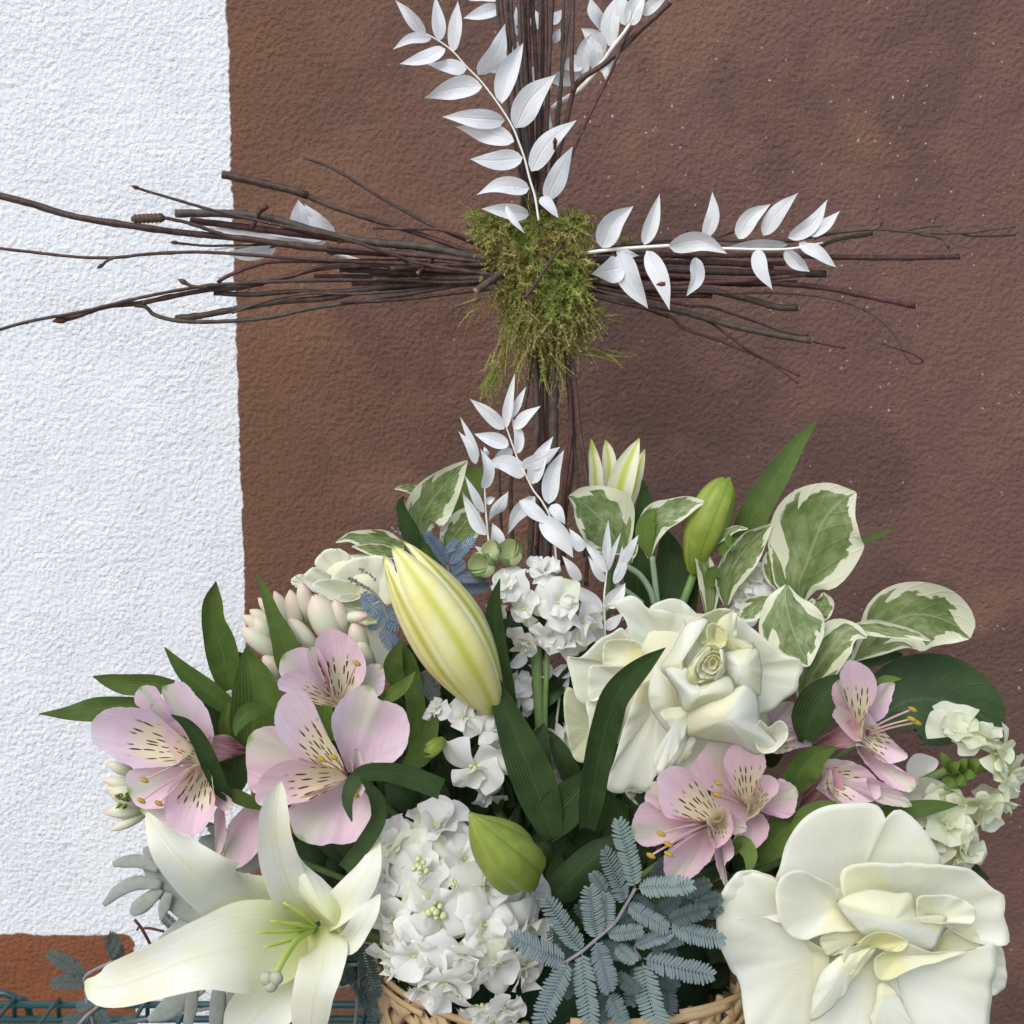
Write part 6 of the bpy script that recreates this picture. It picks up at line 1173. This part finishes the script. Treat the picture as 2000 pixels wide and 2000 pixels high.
t = thing('blade_leaf', 'pair of dark upright blades behind the variegated stems', 'leaf', pt('F', 500, 640, -58)); leaf(t, 'leaf_dark', 'F', L4([(480, 660, 60), (540, 560, 90), (560, 440, 72), (545, 340, 40), (520, 280, 6)], -60, -62), n=22); leaf(t, 'leaf_dark', 'F', L4([(430, 640, 40), (420, 500, 60), (440, 300, 56), (450, 170, 34), (440, 80, 4)], -56, -58), n=22); leaf(t, 'leaf_dark', 'F', L4([(640, 680, 20), (650, 560, 24), (660, 460, 18)], -64, -66)); stem(t, pt('F', 500, 640, -58))
t = thing('blade_leaf', 'green leaf poking out right of the lower rose top', 'leaf', pt('M', 1270, 810, -132)); leaf(t, 'leaf_mid', 'M', L4([(1250, 830, 20), (1330, 810, 36), (1430, 800, 42), (1530, 785, 28), (1622, 778, 3)], -140, -150), roll=-15); stem(t, pt('M', 1250, 830, -138)); leaf(t, 'leaf_dark', 'M', L4([(1600, 1010, 20), (1680, 1080, 36), (1770, 1130, 4)], -128, -130))
t = thing('blade_leaf', 'grey-green rolled leaf above the wattle fronds', 'leaf', pt('H', 960, 560, -138)); leaf(t, 'leaf_dark', 'H', L4([(960, 570, 30), (1000, 500, 84), (1100, 400, 90), (1210, 300, 76), (1300, 225, 20)], -150, -148), cup=-0.6); stem(t, pt('H', 960, 560, -144))

# ------------------------------------------------------------------ wattle fronds
def wattle(label, K, rach, fronds, mat, d=-190, jit=5):
    P = np.array([pt(K, x, y, d) for x, y in rach]); t = thing('wattle_sprig', label, 'leaf sprig', P[0], 'feathery wattle sprigs')
    s = mpp(K, P[0]); tube('stem', P, 9 * s, 'wattle_stem', t, 7, n=len(P) * 5)
    for q in fronds:
        a, b, w_ = q[:3]; m_ = q[3] if len(q) > 3 else mat; dd = d + (q[4] if len(q) > 4 else 0) + RNG.normal() * 1.5
        frond(t, K, a, b, w_, dd, dd - RNG.uniform(-2, jit * 1.5), m_)
    return t
t = wattle('blue-grey feathery wattle fronds fanning out left of centre over the basket', 'H', [(1040, 850), (1130, 790), (1200, 730), (1290, 650), (1340, 570), (1395, 475)],
 [((1045, 845), (780, 740), 66), ((1055, 850), (880, 1140), 66), ((1125, 790), (935, 535), 58), ((1200, 725), (1150, 478), 60), ((1125, 800), (1150, 1170), 62), ((1190, 745), (1285, 1005), 62), ((1250, 705), (1425, 700), 44), ((1240, 690), (1262, 510), 52), ((1392, 470), (1330, 140), 58), ((1340, 545), (1262, 308), 55), ((1240, 500), (1195, 390), 42, 'wattle', 6), ((1405, 480), (1672, 450), 56), ((1350, 560), (1545, 692), 50),
  ((1250, 1000), (1180, 1200), 58, 'wattle_dark', 12), ((1300, 900), (1390, 1010), 50, 'wattle_dark', 10), ((1260, 1010), (1350, 1200), 66, 'wattle', 8), ((1300, 760), (1370, 860), 44, 'wattle', 9), ((1180, 640), (1100, 560), 44, 'wattle_dark', 14), ((1100, 820), (960, 700), 50, 'wattle_dark', 12), ((1090, 850), (1010, 1000), 54, 'wattle_dark', 12), ((1180, 800), (1230, 1000), 54, 'wattle_dark', 12), ((1300, 640), (1400, 620), 46, 'wattle_dark', 9), ((1290, 560), (1180, 450), 46, 'wattle_dark', 12), ((1380, 520), (1480, 600), 48, 'wattle_dark', 10), ((1200, 760), (1360, 830), 50, 'wattle_dark', 8)], 'wattle', -204)
stem(t, pt('H', 1040, 850, -190), 'wattle_stem', 0.0014)
t = wattle('blue-grey feathery wattle fronds beside the lower right rose', 'H', [(1420, 830), (1390, 770), (1480, 720), (1560, 665)],
 [((1435, 828), (1785, 935), 66), ((1430, 850), (1475, 1190), 76), ((1565, 668), (1825, 770), 56), ((1390, 765), (1565, 700), 42), ((1540, 930), (1575, 1110), 54, 'wattle_dark', 12), ((1480, 430), (1570, 340), 46, 'wattle_dark', 34), ((1640, 510), (1745, 445), 46, 'wattle_dark', 12), ((1690, 560), (1815, 515), 46, 'wattle_dark', 8), ((1560, 640), (1745, 575), 48, 'wattle_dark', 6), ((1480, 620), (1620, 540), 44, 'wattle_dark', 10), ((1500, 780), (1600, 820), 44, 'wattle_dark', 10), ((1560, 660), (1500, 800), 40, 'wattle_dark', 8), ((1620, 480), (1680, 580), 44, 'wattle_dark', 14), ((1740, 620), (1810, 560), 44, 'wattle_dark', 12), ((1440, 860), (1600, 1000), 54, 'wattle_dark', 8), ((1420, 860), (1380, 1060), 54, 'wattle_dark', 8), ((1460, 760), (1640, 720), 46, 'wattle', 6)], 'wattle', -196)
stem(t, pt('H', 1420, 830, -182), 'wattle_stem', 0.0014)
t = wattle('steel-blue wattle tip beside the yellow bud', 'N', [(1600, 860), (1600, 760), (1575, 680), (1545, 560)],
 [((1590, 715), (1478, 508), 42), ((1600, 715), (1745, 550), 46), ((1600, 770), (1700, 720), 40), ((1620, 800), (1810, 790), 42), ((1640, 880), (1845, 872), 40), ((1560, 790), (1660, 900), 40), ((1580, 640), (1640, 560), 30)], 'wattle_blue', -100); stem(t, pt('N', 1600, 860, -100), 'wattle_stem', 0.0014)
t = wattle('dark blue wattle frond in front of the half-hidden rose', 'N', [(1240, 1150), (1190, 980), (1120, 890), (1040, 840), (968, 800)],
 [((1040, 900), (1260, 1120), 66), ((1180, 1120), (1260, 1240), 56), ((1090, 1120), (1150, 1100), 26), ((1420, 1400), (1500, 1560), 60, 'wattle_dark')], 'wattle_blue', -112); stem(t, pt('N', 1240, 1150, -108), 'wattle_stem', 0.0014)
g = Geo()
for (x, y) in [(970, 800), (990, 815), (1010, 820), (1025, 838), (1045, 845), (1065, 855), (1085, 862), (1040, 740), (1060, 752), (1080, 765), (1100, 780), (1120, 790), (1130, 810), (1250, 490), (1270, 505), (1290, 520), (1545, 470), (1555, 500), (1560, 540)]:
    for k in range(2):
        c0 = pt('N', x + random.uniform(-8, 8), y + random.uniform(-8, 8), -113); V = [c0 + 0.00075 * np.array([math.sin(math.pi * i / 4) * math.cos(2 * math.pi * j / 6), math.sin(math.pi * i / 4) * math.sin(2 * math.pi * j / 6), math.cos(math.pi * i / 4)]) for i in range(5) for j in range(6)]; g.add(V, grid_faces(5, 6, True))
o_ = g.build('flower_bud_cluster', 'wattle_stem', t); o_['kind'] = 'stuff'
t = wattle('dull wattle leaves low at the left above the wire shelf', 'G', [(470, 1290), (430, 1150), (420, 1040), (560, 960)],
 [((600, 950), (535, 835), 42), ((425, 1040), (265, 905), 40), ((430, 1070), (270, 1040), 42), ((470, 1160), (370, 1190), 34), ((430, 1250), (320, 1240), 36), ((480, 1200), (540, 1271), 34), ((600, 1240), (650, 1290), 36), ((540, 940), (600, 860), 30), ((870, 790), (800, 735), 30)], 'wattle_dark', -118); stem(t, pt('G', 470, 1290, -112), 'wattle_stem', 0.0012)
tube('stem', [pt('G', 750, 882, -112), pt('G', 705, 800, -114), pt('G', 668, 752, -114)], 0.0009, 'red_stem', t, 6, n=8); tube('stem', [pt('G', 700, 800, -114), pt('G', 740, 795, -114), pt('G', 815, 812, -114)], 0.0008, 'red_stem', t, 6, n=8); tube('stem', [pt('G', 690, 790, -114), pt('G', 680, 805, -114)], 0.0007, 'red_stem', t, 6, n=5)
tube('stem', [pt('G', 490, 1180, -120), pt('G', 430, 1230, -120), pt('G', 380, 1290, -120)], 0.0012, 'wattle_stem', t, 6, n=8)
t = wattle('dark wattle leaves between the open lily and the basket', 'G', [(1800, 850), (1790, 950), (1780, 1100), (1760, 1290)],
 [((1790, 870), (1850, 1140), 56), ((1760, 960), (1700, 860), 46), ((1720, 1000), (1850, 1180), 40), ((1650, 1150), (1610, 1100), 40), ((1750, 1060), (1690, 960), 44), ((1800, 1100), (1860, 1250), 40)], 'wattle_dark', -150); stem(t, pt('G', 1780, 1200, -140), 'wattle_stem', 0.0012)

# ------------------------------------------------------------------ felted silver leaves
def felted(label, K, lobes, base):
    t = thing('felted_leaf', label, 'leaf', pt(K, *base), 'silver felted leaves')
    g = Geo()
    for i, (pts, d0, d1) in enumerate(lobes): g.add(*g_blade(K, L4(pts, d0 - i * 0.25, d1 - i * 0.25), n=14, m=7, cup=-0.2, wave=0.1))
    o = g.build('leaf', 'felted_leaf', t); md = o.modifiers.new('thickness', 'SOLIDIFY'); md.thickness = 0.0007
    stem(t, pt(K, *base), 'pale_stem', 0.0012)
felted('silvery lobed felted leaf behind the left tepals of the open lily', 'G', [([(1060, 760, 40), (940, 700, 60), (850, 630, 54), (780, 540, 46), (735, 450, 34), (722, 390, 10)], -146, -150), ([(790, 500, 20), (700, 465, 30), (620, 465, 28), (560, 478, 10)], -150, -154), ([(800, 580, 20), (680, 570, 34), (590, 610, 30), (515, 680, 10)], -150, -156), ([(800, 600, 20), (730, 660, 38), (680, 700, 36), (655, 730, 10)], -150, -154), ([(840, 620, 20), (815, 690, 28), (800, 745, 8)], -150, -154), ([(1040, 770, 30), (940, 780, 52), (850, 830, 34), (765, 885, 8)], -146, -150)], (1100, 800, -140))
felted('silvery felted lobes hanging below the open lily', 'G', [([(1010, 1080, 30), (920, 1130, 50), (830, 1200, 50), (735, 1250, 10)], -170, -180), ([(960, 1090, 20), (950, 1180, 30), (930, 1290, 20)], -172, -180), ([(1090, 1080, 30), (1080, 1180, 38), (1070, 1300, 30)], -168, -174), ([(1180, 1050, 30), (1150, 1150, 30), (1120, 1290, 20)], -166, -170)], (1150, 1040, -160))
felted('silvery felted leaf under the leftmost pink flowers', 'E', [([(1000, 1600, 40), (960, 1520, 60), (880, 1450, 50), (820, 1420, 10)], -138, -142), ([(960, 1500, 20), (900, 1390, 26), (860, 1370, 8)], -136, -138), ([(1000, 1560, 30), (1060, 1520, 60), (1120, 1470, 30)], -138, -140)], (1020, 1620, -130))

# ------------------------------------------------------------------ dark leaves packed inside the bouquet
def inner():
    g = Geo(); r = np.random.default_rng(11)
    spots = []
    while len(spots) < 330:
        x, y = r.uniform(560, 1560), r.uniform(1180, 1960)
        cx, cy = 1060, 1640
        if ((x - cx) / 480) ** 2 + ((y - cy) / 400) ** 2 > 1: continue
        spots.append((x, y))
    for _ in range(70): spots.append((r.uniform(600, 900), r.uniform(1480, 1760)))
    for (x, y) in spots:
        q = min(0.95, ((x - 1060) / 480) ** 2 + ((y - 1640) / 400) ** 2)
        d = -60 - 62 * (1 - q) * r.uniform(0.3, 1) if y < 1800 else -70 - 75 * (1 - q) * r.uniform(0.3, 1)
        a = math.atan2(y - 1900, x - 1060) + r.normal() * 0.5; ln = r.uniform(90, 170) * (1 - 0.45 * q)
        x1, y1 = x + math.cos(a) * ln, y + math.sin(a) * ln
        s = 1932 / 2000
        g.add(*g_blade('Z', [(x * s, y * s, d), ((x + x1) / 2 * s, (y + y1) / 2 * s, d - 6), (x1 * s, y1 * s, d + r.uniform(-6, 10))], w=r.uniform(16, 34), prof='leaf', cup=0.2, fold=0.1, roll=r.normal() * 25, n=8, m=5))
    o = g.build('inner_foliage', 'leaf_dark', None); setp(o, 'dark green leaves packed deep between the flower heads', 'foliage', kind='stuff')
inner()
